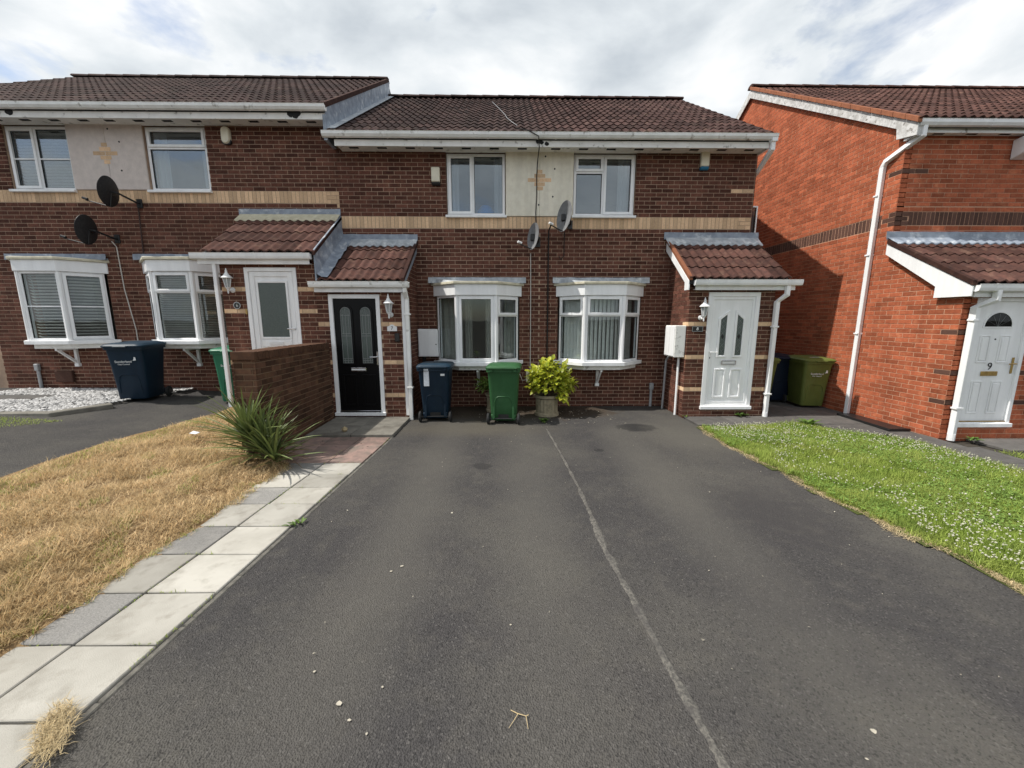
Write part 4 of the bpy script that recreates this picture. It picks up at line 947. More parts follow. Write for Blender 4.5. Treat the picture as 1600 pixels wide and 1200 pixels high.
# ------------------------------------------------------------------ house 9, orange brick
HX, HY9, PY9, ZO9 = 6.60, 6.85, 5.62, .015
h9 = House('orange_brick_house', 'detached orange brick house on the right with dark brick band', 'house', (HX + 3, HY9, 0))
R9 = 11.35; E9 = 4.94; RZ9 = 7.88; BK = 2 * R9 - HY9
s9 = (RZ9 - E9) / (R9 - 6.63)
PZT, PZE = 3.13, 2.32     # porch roof top and eave
psl = (PZT - PZE) / (HY9 - PY9 + .16)
poly = [(PY9, -.1), (BK, -.1), (BK, E9 + .05), (R9, RZ9 - .22), (HY9, E9 + .05), (HY9, PZT - .1), (PY9, PZE - .02)]
sw = MB().prism(poly, 0, HX - .003, HX + .12).build('side_wall', 'pink_mortar', h9.root)
def bd9(v):   # u runs from the back (0) to the front
    Ltot = BK - PY9; b = BK - HY9
    if v < PZE - .04: return (0, Ltot)
    if v < PZT - .1: return (0, Ltot - .16 - (v - PZE) / psl - .02)
    if v < E9 + .02: return (0, b)
    k = (v - E9 - .02) / s9; return (k, b - k)
def k9(k, a, b):
    Ltot = BK - PY9; z = ZO9 + k * .075
    if k in (7, 13, 21) and a > Ltot - .40: return 'dark_band_brick'
    if abs(z - (3.39 + .225 + .60)) < .04 and BK - HY9 - .02 > b > BK - HY9 - .35: return None
    if 3.38 < z < 3.60 and a > BK - HY9 - .24: return 'dark_band_brick'
    if abs(z - 2.865) < .03 and abs(a - (BK - 6.35)) < .12: return 'dark_band_brick'
    if abs(z - 4.215) < .03 and a > BK - HY9 - .24: return 'dark_band_brick'
lay(h9, sw, (HX - .003, BK, 0), (0, -1), BK - PY9, -.05, RZ9 - .25, ZO9, (), 'orange_brick', k9, bd9, bands=[(0, BK - HY9 - .24, 3.39, 3.615)], bandkind='dark_band_brick')
fw9 = wall_shell(h9, 'wall', (HX, HY9, 0), (1, 0), 7.5, E9 + .1, [(3.2, 4.6, 3.7, 4.75)], 'pink_mortar')
def k9f(k, a, b):
    z = ZO9 + k * .075
    if 3.38 < z < 3.60 and a < .22: return 'dark_band_brick'
    if abs(z - 4.215) < .03 and a < .42: return 'dark_band_brick'
lay(h9, fw9, (HX - .008, HY9, 0), (1, 0), 7.5, 2.6, E9 + .05, ZO9, [(3.2, 4.6, 3.7, 4.75)], 'orange_brick', k9f, bands=[(.235, 7.5, 3.39, 3.615)], bandkind='dark_band_brick')
glazed(h9.root, 'window', (HX + 3.21, HY9 + .03), (1, 0), 1.38, 3.71, 4.74, [(0, .5, 0, 1, 1, 0), (.5, 1, 0, 1, 0, 0)], 'upper_glass')
deck9 = MB().prism([(6.65, E9 - .03), (R9, RZ9 - .02), (BK + .4, E9 - .03), (BK + .4, E9 - .12), (R9, RZ9 - .14), (6.65, E9 - .12)], 0, HX - .02, HX + 7.5).build('roof', 'dark_vent', h9.root)
tile_slope(h9, deck9, HX - .10, HX + 7.5, 6.60, E9 - .02, R9, RZ9 - .02, 'red_tile', .30, .345)
nR = 17
for i in range(nR):
    m = MB(); V = []; n = 8; w = 7.6 / nR
    for e_ in (0, 1):
        for j in range(n + 1):
            t = math.pi * j / n; V.append((HX - .10 + w * (i + e_) + (.012 if e_ else 0), R9 - .13 * math.cos(t), RZ9 - .01 + .085 * math.sin(t) + .012 * (1 - e_)))
    m.add(V, [(j, j + 1, n + 2 + j, n + 1 + j) for j in range(n)] + [tuple(range(n + 1)), tuple(range(2 * n + 1, n, -1))]); m.build('ridge_tile', 'red_tile', deck9, tint=random.random())
bg = [(6.62, E9 - .24), (6.62, E9 - .05), (R9, RZ9 - .05), (R9, RZ9 - .24), (6.98, E9 + (6.98 - 6.62) * s9 - .22), (6.96, E9 - .17), (6.74, E9 - .215)]
MB().prism(bg, 0, HX - .085, HX - .062).build('bargeboard', 'peeling_paint', h9.root, bevel=.003)
MB().prism([(R9 + .002, RZ9 - .24), (R9 + .002, RZ9 - .05), (BK + .4, E9 - .05), (BK + .4, E9 - .24)], 0, HX - .085, HX - .062).build('bargeboard', 'peeling_paint', h9.root, bevel=.003)
MB().prism([(6.64, E9 - .24), (HY9 - .002, E9 - .24), (HY9 - .002, E9 + .02), (6.64, E9 - .06)], 0, HX - .06, HX + .03).build('eaves_box', 'peeling_paint', h9.root)
MB().prism([(6.68, E9 - .13), (R9, RZ9 - .13), (R9, RZ9 - .19), (6.9, E9 + .02)], 0, HX - .061, HX - .001).build('verge_soffit', 'aged_paint', h9.root)
m = MB(); ysv = ls(6.60, R9, 22)
for a, b in zip(ysv, ysv[1:]): m.prism([(a, E9 + (a - 6.62) * s9 - .048), (b - .006, E9 + (b - 6.62) * s9 - .048), (b - .006, E9 + (b - 6.62) * s9 + .028), (a, E9 + (a - 6.62) * s9 + .034)], 0, HX - .118 - random.uniform(0, .006), HX - .02)
m.build('verge', 'terracotta', h9.root, bevel=.003, tint=.5)
MB().box(HX + .032, HX + 7.5, 6.700, 6.720, E9 - .17, E9 - .01).build('fascia', 'aged_paint', h9.root)
so9 = MB().box(HX + .032, HX + 7.5, 6.721, HY9 + .02, E9 - .15, E9 - .138).build('soffit', 'aged_paint', h9.root)
for i in range(12): MB().box(HX + .35 + i * .55, HX + .52 + i * .55, 6.76, 6.80, E9 - .156, E9 - .149).build('soffit_vent', 'dark_vent', so9)
gutter(h9, HX - .05, HX + 7.5, 6.698, E9 - .01, 'gutter', 'upvc')
square_pipe(h9, [(HX + .05, 6.645, E9 - .06), (HX + .05, 6.645, E9 - .22), (HX - .055, 7.12, E9 - .45), (HX - .055, 7.16, E9 - .53), (HX - .055, 7.18, .02)], 'downpipe', .068, 'upvc', [(HX - .05, 7.18, 3.95), (HX - .05, 7.18, 2.95), (HX - .05, 7.18, 1.55)])
MB().box(HX + .13, HX + 7.4, HY9 + .26, HY9 + 4, 2.6, 2.8).build('floor_slab', 'plaster', h9.root)
MB().box(HX + .12, HX + 7.5, HY9 + 4, HY9 + 4.1, -.1, E9).build('room_wall', 'plaster', h9.root)
MB().box(HX + .13, HX + 7.4, HY9 + .26, HY9 + 3.9, E9 - .05, E9).build('ceiling', 'plaster', h9.root)
porch(h9, 9, HX, HX + 2.3, PY9, PZE - 2.50, (6.80, 7.64, .20, 2.12), 'r', (HX - .06, HX + 2.4), ('orange_brick', 'pink_mortar'), 3.31, 2.50, HY9, ZO9, (7, 13, 21), 'dark_band_brick', gut=(HX - .05, HX + 2.5))
pl = [(PY9 - .15, PZE - .04), (HY9 - .01, PZT - .04), (HY9 - .01, PZT - .20), (PY9 + .22, PZE + .02), (PY9 + .22, PZE - .14), (PY9 - .15, PZE - .20)]
pl = [(PY9 - .15, PZE - .05), (HY9 - .01, PZT - .05), (HY9 - .01, PZT - .22), (PY9 + .34, PZE - .02), (PY9 + .34, PZE - .19), (PY9 - .15, PZE - .19)]
MB().prism(pl, 0, HX - .085, HX - .062).build('porch_bargeboard', 'upvc', h9.root, bevel=.003)
MB().prism([(PY9 - .16, PZE - .045), (HY9 - .02, PZT - .045), (HY9 - .02, PZT + .03), (PY9 - .16, PZE + .03)], 0, HX - .10, HX - .03).build('porch_verge', 'red_tile', h9.root, bevel=.003)
square_pipe(h9, [(6.86, 5.45, 2.22), (6.86, 5.45, 2.08), (6.73, 5.565, 1.98), (6.73, 5.565, .02)], 'downpipe', .07, 'upvc', [(6.73, 5.56, 1.80), (6.73, 5.56, .50)])
MB().lathe([(.038, 0), (.046, 0), (.046, .10), (.038, .10)], (6.73, 5.565, 0), 12).build('pipe_shoe', 'upvc', h9.root)
f9, fr = door_base(h9, 6.80, 7.64, .22, 2.12, PY9, 'upvc', fw=.055)
xc = 7.20
half = [(xc - .20, 1.66)] + [(xc + .20 * math.cos(math.pi * i / 14), 1.66 + .20 * math.sin(math.pi * i / 14)) for i in range(15)][:-1]
half = [(xc + .21 * math.cos(math.pi * i / 14), 1.70 + .21 * math.sin(math.pi * i / 14)) for i in range(15)]
MB(fr).prism(half, 1, -.0215, -.016).build('fanlight', 'dark_glass', f9); MB(fr).prism(inset(half, .004), 1, -.0218, -.0205).build('fanlight_back', 'mark_black', f9)
m = MB(fr); m.ring(inset(half, -.012), inset(half, .004), -.010, -.022); m.build('glass_moulding', 'upvc', f9)
c = MB(fr)
for i in range(1, 6):
    t = math.pi * i / 6; c.prism([(xc - .0015, 1.705), (xc + .0015, 1.705), (xc + .19 * math.cos(t) + .0015, 1.70 + .19 * math.sin(t)), (xc + .19 * math.cos(t) - .0015, 1.70 + .19 * math.sin(t))], 1, -.016, -.0145)
c.build('lead_came', 'lead_came', f9)
for (a, b, z0, z1) in ((6.97, 7.14, 1.17, 1.58), (7.27, 7.44, 1.17, 1.58), (6.97, 7.14, .40, .90), (7.27, 7.44, .40, .90)):
    q = rectp(a, b, z0, z1); MB(fr).ring(q, inset(q, .022), -.012, -.022).build('panel_moulding', 'upvc', f9, bevel=.005); MB(fr).box(a + .035, b - .035, -.0225, -.012, z0 + .035, z1 - .035).build('door_panel', 'upvc', f9, bevel=.008)
MB(fr).box(7.08, 7.33, -.022, -.006, 1.005 - .03, 1.005 + .04).build('letterbox', 'brass', f9, bevel=.006)
handle(f9, fr, 7.535, 1.13, -1, 'brass')
MB(fr).lathe([(.011, 0), (.011, .006)], (7.205, -.022, 1.52), 8, 'y').build('spyhole', 'mark_black', f9)
t = text('9', .15, 'mark_black', f9, Vector((7.20, PY9 + .017, 1.115)) - wloc(f9), (R(90), 0, 0), 'door_number')
MB(fr).box(6.86, 7.58, -.03, .008, .255, .285).build('threshold', 'brass', f9)

for h in (h5, h6, h7, h8, h9): finish_bricks(h); finish_tiles(h)

# ------------------------------------------------------------------ garden wall
gw = House('garden_wall', 'low rust brown brick wall beside the yucca, left of the black door', 'wall', (-3.29, 5.9, 0))
WX0, WX1, WY0, WY1 = -3.43, -3.14, 4.86, 6.935
core = MB().box(WX0 + .012, WX1 - .012, WY0 + .012, WY1, -.05, 1.30).build('wall_core', 'rust_mortar', gw.root)
lay(gw, core, (WX1 - .010, WY0, 0), (0, 1), WY1 - WY0, -.03, 1.30, 0, (), 'rust_brick')
lay(gw, core, (WX0 + .010, WY1, 0), (0, -1), WY1 - WY0, -.03, 1.30, 0, (), 'rust_brick')
lay(gw, core, (WX0, WY0 + .010, 0), (1, 0), WX1 - WX0, -.03, 1.30, 0, (), 'rust_brick', phase=.1)
finish_bricks(gw)
n = int((WY1 - WY0) / .075)
cop = MB().box(WX0 - .004, WX1 + .004, 0, .067, 0, .105)
me = None
for i in range(n):
    if me is None: o = cop.build('coping_brick', 'rust_brick', gw.root, bevel=.005, local=True, tint=.5); me = o.data
    else: o = link('coping_brick', me, gw.root)
    o.location = Vector((random.uniform(-.004, .004), WY0 - .006 + i * (WY1 - WY0) / n, 1.302 + random.uniform(-.002, .004) + .0 * i)) - wloc(gw.root)

# ------------------------------------------------------------------ things fixed to the houses
def lantern(label, x, y, z):
    t = thing('wall_lantern', label, 'lantern', (x, y, z), 'white wall lanterns beside the front doors')
    MB().lathe([(.0, 0), (.045, 0), (.045, -.012), (.02, -.03), (0, -.03)], (0, 0, -.13), 14, 'y').build('back_plate', 'white_enamel', t, smooth=True, local=True)
    MB().tube([(0, -.02, -.13), (0, -.06, -.15), (0, -.10, -.14), (0, -.12, -.10)], .011, 8).build('arm', 'white_enamel', t, smooth=True, local=True)
    MB().lathe([(0, -.20), (.008, -.195), (.014, -.17), (.010, -.15), (.02, -.12), (.035, -.10), (.038, -.09)], (0, -.12, 0), 12).build('base_finial', 'white_enamel', t, smooth=True, local=True)
    MB().lathe([(.034, -.09), (.062, .06)], (0, -.12, 0), 6).build('lantern_glass', 'lantern_glass', t, local=True)
    m = MB()
    for k in range(6):
        a = math.pi / 3 * k; m.tube([(.036 * math.cos(a), -.12 + .036 * math.sin(a), -.09), (.065 * math.cos(a), -.12 + .065 * math.sin(a), .062)], .0055, 5)
    m.build('glazing_bars', 'white_enamel', t, local=True)
    MB().lathe([(.088, .058), (.092, .064), (.07, .085), (.04, .115), (.022, .15), (.016, .165), (.022, .175), (.012, .19), (.006, .22), (0, .225)], (0, -.12, 0), 12).build('lantern_roof', 'white_enamel', t, smooth=True, local=True)
    return t
lantern('white coach lantern beside the black front door', -2.03, 6.94, 2.02)
lantern('white coach lantern beside the obscured glass door', -4.73, 6.94, 2.44)
lantern('white coach lantern beside the white panelled door of the end terrace', 3.50, 7.04, 1.97)
def plaque(label, x, y, z, txt, style):
    t = thing('house_number_sign', label, 'sign', (x, y, z), 'house number signs')
    if style == 'oval':
        MB().lathe([(0, 0), (.055, 0), (.06, -.006), (.055, -.012), (0, -.012)], (0, 0, 0), 20, 'y').build('plate', 'mark_black', t, local=True); MB().lathe([(.052, -.013), (.060, -.013), (.060, -.016), (.052, -.016), (.052, -.013)], (0, 0, 0), 20, 'y').build('rim', 'mark_white', t, local=True)
        text(txt, .085, 'mark_white', t, (0, -.0135, 0), (R(90), 0, 0), 'number')
    elif style == 'white':
        m = MB(); m.prism([(-.085, -.05), (.085, -.05), (.085, .03), (.05, .04), (.03, .06), (0, .07), (-.03, .06), (-.05, .04), (-.085, .03)], 1, -.014, 0); m.build('plate', 'white_enamel', t, local=True, bevel=.003); text(txt, .085, 'mark_black', t, (0, -.015, 0), (R(90), 0, 0), 'number')
    else:
        m = MB(); m.prism([(-.10, -.05), (.10, -.05), (.10, .05), (-.10, .05)], 1, -.014, 0); m.build('plate', 'mark_black', t, local=True, bevel=.01); m = MB(); m.ring(rectp(-.098, .098, -.048, .048), rectp(-.088, .088, -.038, .038), -.016, -.0145); m.build('rim', 'lead_came', t, local=True)
        text(txt, .075, 'mark_white', t, (0, -.0155, 0), (R(90), 0, 0), 'number')
plaque('small round black sign with white number beside obscured glass door', -4.68, 6.937, 2.05, '6', 'oval')
plaque('white shaped number sign beside the black front door', -2.02, 6.937, 1.655, '7', 'white')
plaque('black rectangular number sign beside the white panelled door', 3.455, 7.037, 1.64, '8', 'box')
t = MB().box(-1.975, -1.895, 6.895, 6.937, 1.42, 1.57).build('doorbell_camera', 'black_plastic', None, bevel=.012); tag(t, 'small black doorbell camera on brick beside the black door', 'doorbell')
def alarm(label, x, y, z, kind):
    t = thing('alarm_box', label, 'alarm box', (x, y, z), 'alarm boxes under the eaves')
    if kind == 'round':
        m = MB(); m.loft([(0, .16, .30, 0, .079), (.05, .16, .30, 0, .079), (.07, .13, .27, 0, .064)]); o = m.build('cover', 'cream_plastic', t, smooth=True, local=True); o.rotation_euler = (R(90), 0, 0)
        m = MB(); m.loft([(.0, .166, .10, 0, .049), (.045, .166, .10, 0, .049)]); o = m.build('lens', 'black_plastic', t, local=True); o.rotation_euler = (R(90), 0, 0); o.location = (.004, 0, -.106)
    else:
        MB().box(-.08, .08, -.075, 0, -.09, .17).build('cover', 'cream_plastic', t, local=True, bevel=.012); m = MB(); m.prism([(-.07, -.092), (0, -.092), (0, -.15), (-.045, -.15), (-.07, -.12)], 0, -.08, .08); m.build('lens', 'black_plastic' if kind == 'black' else 'blue_plastic', t, local=True, bevel=.01)
alarm('cream alarm box with black base left of the curtained upper window', -1.345, 7.99, 4.49, 'black')
alarm('cream alarm box with blue base right of upper window on end terrace', 3.80, 7.99, 4.79, 'blue')
alarm('rounded cream alarm box beside the upper window at far left house', -5.23, 7.99, 5.20, 'round')
t = MB(); t.prism([(6.60, 4.50), (6.84, 4.42), (6.84, 4.72), (6.70, 4.74)], 0, 8.36, 8.62); tag(t.build('alarm_box', 'upvc', None, bevel=.01), 'white wedge shaped box under the eaves of the orange brick house', 'alarm box', 'alarm boxes under the eaves')
# meter boxes
t = thing('meter_box', 'white meter box on brick beside the bay and navy bin', 'meter box', (-1.57, 7.99, 1.06), 'white meter boxes')
MB().box(-1.77, -1.37, 7.80, 7.985, 1.07, 1.62).build('case', 'upvc', t, bevel=.008); MB().box(-1.755, -1.385, 7.788, 7.798, 1.085, 1.605).build('door', 'upvc', t, bevel=.004); MB().lathe([(.012, 0), (.012, .006)], (-1.41, 7.782, 1.32), 8, 'y').build('lock', 'mark_black', t)
MB().box(-1.72, -1.66, 7.93, 7.985, .05, 1.065).build('conduit', 'cable_black', t)
t = thing('meter_box', 'white twin meter box on porch side wall of the end terrace', 'meter box', (3.2, 7.3, 1.1), 'white meter boxes')
MB().box(3.08, 3.275, 7.08, 7.52, 1.12, 1.70).build('case', 'aged_paint', t, bevel=.008)
MB().box(3.068, 3.079, 7.10, 7.29, 1.14, 1.68).build('door', 'upvc', t, bevel=.003); MB().box(3.068, 3.079, 7.31, 7.50, 1.14, 1.68).build('door', 'upvc', t, bevel=.003)
MB().tube([(3.235, 7.22, 1.12), (3.235, 7.22, 0)], .022, 8).build('supply_pipe', 'upvc', t); MB().tube([(3.20, 7.55, 1.12), (3.20, 7.70, 1.0), (3.20, 7.75, 0)], .022, 8).build('supply_pipe', 'grey_plastic', t)
def stub(label, x, y, z0, z1, s=1):
    t = thing('gas_pipe_cover', label, 'pipe', (x, y, z0), 'grey pipe covers at the foot of the walls')
    MB().tube([(x, y - .03, z0), (x, y - .03, z1)], .028, 8).build('pipe', 'grey_plastic', t); MB().box(x - .04, x + .04, y - .07, y - .005, z1 - .02, z1 + .12).build('cap', 'grey_plastic', t, bevel=.01)
stub('small grey pipe cover between right bay and end terrace porch', 3.035, 8.0, 0, .38)
stub('grey pipe cover low on the wall behind the white pebbles', -9.55, 8.0, .42, .80)
t = MB().box(-9.2, -8.85, 7.93, 7.99, .55, .78).build('air_vent', 'dark_band_brick', None, bevel=.01); tag(t, 'brown air vent cover low on wall behind white pebbles', 'vent')
t = MB().box(.40, .48, 7.93, 7.99, .52, .76).build('cable_box', 'cream_plastic', None, bevel=.01); tag(t, 'small grey cable box on wall between green bin and shrub', 'box')
# satellite dishes
def dish(label, wx, wz, cx, cy, cz, nrm, mat, r=.25):
    t = thing('satellite_dish', label, 'satellite dish', (wx, 7.99, wz), 'satellite dishes on the brick fronts')
    n = Vector(nrm).normalized(); ux = n.cross(Vector((0, 0, 1))).normalized(); uy = ux.cross(n); c = Vector((cx, cy, cz))
    m = MB(); V = []; F = []; K, J = 28, 6
    for sgn in (0, 1):
        for j in range(J + 1):
            q = j / J
            for k in range(K):
                a = 2 * math.pi * k / K; V.append(c + ux * (r * q * math.cos(a)) + uy * (r * 1.12 * q * math.sin(a)) + n * (.045 * q * q - .045 - sgn * .006))
    for sgn in (0, 1):
        b = sgn * (J + 1) * K
        for j in range(J):
            for k in range(K): F.append((b + j * K + k, b + j * K + (k + 1) % K, b + (j + 1) * K + (k + 1) % K, b + (j + 1) * K + k))
    for k in range(K): F.append((J * K + k, J * K + (k + 1) % K, (2 * J + 1) * K + (k + 1) % K, (2 * J + 1) * K + k))
    m.add(V, F); m.build('reflector', mat, t, smooth=True)
    m = MB(); m.tube([c + uy * (r * 1.12 * 1.0) + n * .0, c + uy * (r * 1.12 + .004) + n * .004], .003, 4)
    lo = c - uy * (r * 1.05); e_ = c + n * (.36 if mat == 'dish_black' else .25) - uy * (r * .85)
    MB().tube([c - n * .05, lo - n * .03, lo + n * .05, e_], .011, 6).build('feed_arm', 'black_plastic', t)
    MB().tube([e_ - n * .03 + uy * .02, e_ + n * .05 + uy * .035], .022, 10).build('receiver', 'white_enamel' if mat == 'dish_grey' else 'black_plastic', t)
    w = Vector((wx, 7.985, wz))
    MB().tube([c - n * .05, c - n * .14, Vector((wx, 7.90, wz + .0)), w], .017, 8).build('bracket', 'black_plastic', t)
    MB().box(wx - .05, wx + .05, 7.965, 7.99, wz - .08, wz + .08).build('wall_plate', 'black_plastic', t, bevel=.004)
    MB().box(c.x - .04, c.x + .04, c.y - .0 + .02, c.y + .10, c.z - .07, c.z + .05).build('mount', 'black_plastic', t, bevel=.01)
    return e_
sat = (-.92, -.42, .10); satl = (-.93, -.12, .10)
dish('black satellite dish under the pink rendered panel, upper of the left pair', -7.02, 4.00, -7.22, 7.60, 4.10, satl, 'dish_black', .235)
dish('black satellite dish above the far left bay, lower of the left pair', -7.55, 3.35, -7.73, 7.60, 3.44, satl, 'dish_black', .235)
dish('dark grey satellite dish below the cream panel, lower of the right pair', .62, 3.30, .50, 7.66, 3.36, sat, 'dish_grey', .22)
e4 = dish('light grey satellite dish overlapping cream panel, higher of the right pair', 1.25, 3.64, 1.08, 7.66, 3.72, sat, 'dish_grey')
def cable(label, pts, r, mat, grp='cables running down the brick fronts'):
    o = MB().tube(pts, r, 6).build('cable', mat, None, smooth=True); tag(o, label, 'cable', grp)
cable('black cable from the gutter down cream panel to lower right dish', [(.18, 7.50, 5.15), (.40, 7.515, 5.125), (.58, 7.515, 5.03), (.60, 7.60, 4.88), (.60, 7.955, 4.80), (.585, 7.965, 4.5), (.59, 7.965, 4.2), (.575, 7.965, 3.85), (.60, 7.96, 3.40)], .009, 'cable_black')
cable('thick black cable below the light grey dish to the ground', [(.86, 7.70, 3.62), (.83, 7.95, 3.52), (.83, 7.975, 3.0), (.835, 7.975, 2.0), (.83, 7.975, .3)], .014, 'cable_black')
cable('thin white cable between the two middle bays', [(.48, 7.97, 3.10), (.485, 7.975, 2.7), (.49, 7.975, 1.6), (.488, 7.975, .75), (.44, 7.96, .60), (.33, 7.94, .55), (.27, 7.95, .7)], .008, 'cable_white')
cable('short black cable loop hanging under the light grey dish', [(1.14, 7.93, 3.50), (1.14, 7.975, 3.3), (1.14, 7.975, 3.05), (1.07, 7.965, 2.98), (1.04, 7.965, 3.06)], .008, 'cable_black')
cable('brown cable on the brick between the two left bays', [(-7.05, 7.97, 3.92), (-7.09, 7.975, 3.0), (-7.08, 7.975, 2.0), (-7.09, 7.975, .45)], .011, 'cable_brown')
cable('white cable hanging from the lower left dish to the navy bin', [(-7.62, 7.93, 3.30), (-7.57, 7.96, 3.2), (-7.555, 7.97, 2.4), (-7.45, 7.97, 1.6), (-7.46, 7.97, .45)], .009, 'cable_white')
o = MB().tube([(-.35, 10.9, 7.28), (-.18, 9.95, 6.68), (-.02, 9.0, 6.08), (.02, 8.6, 5.83), (.14, 8.1, 5.51), (.20, 7.6, 5.24)], .0045, 5).build('cable', 'grey_plastic', None); tag(o, 'pale cable lying across the tiles of the middle roof', 'cable')

# ------------------------------------------------------------------ wheelie bins
def bin_(label, loc, rz, body, lid, logo=None, sticker=False, rear_arch=True):
    t = thing('wheelie_bin', label, 'bin', loc, 'wheelie bins', rz)
    secs = [(.055, .42, .46, -.02, .05), (.075, .44, .48, -.02, .06), (.30, .465, .52, -.01, .06), (.62, .50, .58, 0, .06), (.90, .535, .64, .0, .06), (.93, .54, .65, 0, .06)]
    m = MB(); m.loft(secs); b = m.build('body', body, t, smooth=True, local=True)
    m = MB(); m.loft([(.925, .585, .70, 0, .07), (.965, .585, .70, 0, .07)]); m.build('rim', body, t, smooth=True, local=True)
    zf = lambda dz, k=.05: (lambda y: .968 + dz + k * (y + .36))
    m = MB(); m.loft([(zf(.0, .0), .60, .735, -.01, .075), (zf(.025, .01), .605, .74, -.01, .075), (zf(.05, .02), .56, .70, -.01, .09), (zf(.062, .035), .44, .56, .0, .09), (zf(.064, .03), .40, .52, .0, .09)]); l = m.build('lid', lid, t, smooth=True, local=True)
    MB().tube([(-.24, .37, .99), (-.24, .41, 1.0), (.24, .41, 1.0), (.24, .37, .99)], .016, 8).build('handle_bar', lid, t, smooth=True, local=True)
    for sx in (-.20, .20): MB().box(sx - .03, sx + .03, .33, .40, .93, 1.01).build('hinge', body, t, local=True, bevel=.01)
    MB().box(-.10, .10, -.405, -.36, .965, .99).build('lid_grip', lid, t, local=True, bevel=.008)
    for sx in (-1, 1):
        w = MB().lathe([(.03, -.022), (.085, -.022), (.098, -.012), (.098, .012), (.085, .022), (.03, .022)], (sx * .265, .26, .098), 20, 'x').build('wheel', 'rubber', t, smooth=True, local=True)
        MB().lathe([(.0, -.025), (.045, -.025), (.05, 0), (.045, .025), (0, .025)], (sx * .265, .26, .098), 12, 'x').build('hub', 'grey_plastic' if False else 'black_plastic', w, local=True)
        MB().box(sx * .19 - .03, sx * .19 + .03, .18, .27, .07, .17).build('axle_mount', body, t, local=True, bevel=.012)
    MB().tube([(-.26, .26, .098), (.26, .26, .098)], .011, 8).build('axle', 'black_plastic', t, local=True)
    # arch mouldings on the two narrow faces
    for sgn in (1, -1):
        def yat(z): return sgn * (.24 + (.32 - .24) * (z - .1) / .83) + (-.02 * (1 - min(1, z / .6)))
        pts = [(-.16, .16), (-.15, .38), (-.13, .46), (-.09, .49), (.09, .49), (.13, .46), (.15, .38), (.16, .16)]
        MB().tube([(x, yat(z) + sgn * .002, z) for x, z in pts], .010, 6).build('arch_moulding', body, t, smooth=True, local=True)
    if sgn:
        m = MB()
        for x in (-.17, .17): m.prism([(.225, .08), (.275, .10), (.262, .32)], 0, x - .018, x + .018)
        m.build('rib', body, t, local=True)
        MB().box(-.09, .09, .225, .245, .09, .17).build('foot_recess', 'mark_black', t, local=True)
    fy = lambda z: -(.24 + .08 * (z - .1) / .83) - .016
    if logo:
        tilt = math.atan(.08 / .83)
        text('Sunderland', .055, 'mark_white', t, (-.02, fy(.72) - .004, .72), (R(90) + tilt, 0, 0), 'lettering'); text('City Council', .034, 'mark_white', t, (-.02, fy(.675) - .004, .675), (R(90) + tilt, 0, 0), 'lettering')
        m = MB(); m.prism([(.12, .735), (.17, .74), (.165, .79), (.145, .80), (.14, .765)], 1, fy(.76) - .008, fy(.76) - .002); m.build('emblem', 'mark_white', t, local=True)
    if sticker:
        MB().box(.06 + .02, .15 + .02, .30, .334, .66, .96).build('paper_label', 'paper', t, local=True)
        MB().box(.085, .165, .34, .3535, .935, .97).build('paper_label', 'paper', t, local=True)
        MB().box(-.19, -.12, .318, .330, .84, .875).build('white_tag', 'mark_white', t, local=True)
    return t
bin_('navy bin with papery label on it, beside the white meter box', (-1.285, 7.02, 0), R(182), 'navy_bin', 'teal_lid', sticker=True)
bin_('bright green bin standing in front of the middle bay', (-.04, 6.84, 0), R(176), 'green_bin', 'green_bin')
bin_('navy bin with white lettering standing by the white pebbles', (-6.62, 7.02, gh(-6.6, 7)), R(12), 'navy_bin', 'teal_lid', logo=True)
bin_('emerald green bin half hidden behind porch pipe and garden wall', (-5.05, 7.30, gh(-5.05, 7.3)), R(14), 'emerald_bin', 'emerald_bin', logo=True)
bin_('olive green bin with white lettering beside the orange side wall', (6.28, 7.92, .012), R(-6), 'olive_bin', 'olive_bin', logo=True)
bin_('dark navy bin between the two olive bins', (5.98, 8.47, .012), R(-4), 'dark_navy_bin', 'dark_navy_bin')
bin_('olive green bin mostly hidden behind the end terrace porch', (5.24, 8.05, .012), R(2), 'olive_bin', 'olive_bin')
t = MB().box(6.18, 6.38, 7.78, 7.94, 1.044, 1.052).build('paper_sheet', 'paper', None); t.rotation_euler = (0, 0, 0); tag(t, 'pale sheet lying on the lid of the lettered olive bin', 'paper')

# ------------------------------------------------------------------ planters and plants
def pot(label, x, y, s=1):
    t = thing('planter', label, 'planter', (x, y, 0), 'ribbed stone planters'); n = 40; V = []; F = []
    prof = [(.195, 0), (.215, .0), (.215, .045), (.195, .06), (.20, .30), (.225, .325), (.225, .365), (.20, .37), (.19, .32), (0, .32)]
    m = MB()
    for r, z in prof:
        for k in range(n):
            a = 2 * math.pi * k / n; rr = r * s
            if .055 < z < .31 and r > .15: rr -= .010 * (k % 2)
            V.append((rr * math.cos(a), rr * math.sin(a), z * s))
    for i in range(len(prof) - 1):
        for k in range(n): F.append((i * n + k, i * n + (k + 1) % n, (i + 1) * n + (k + 1) % n, (i + 1) * n + k))
    m.add(V, F); m.build('pot', 'stone_pot', t, local=True); MB().lathe([(0, 0), (.19 * s, 0), (.19 * s, .004), (0, .004)], (0, 0, .325 * s), 20).build('compost', 'soil', t, local=True)
pot('ribbed stone planter holding the yellow green shrub', .77, 7.28, 1.08)
pot('ribbed stone planter mostly hidden behind the bright green bin', -.20, 7.60, 1.0)
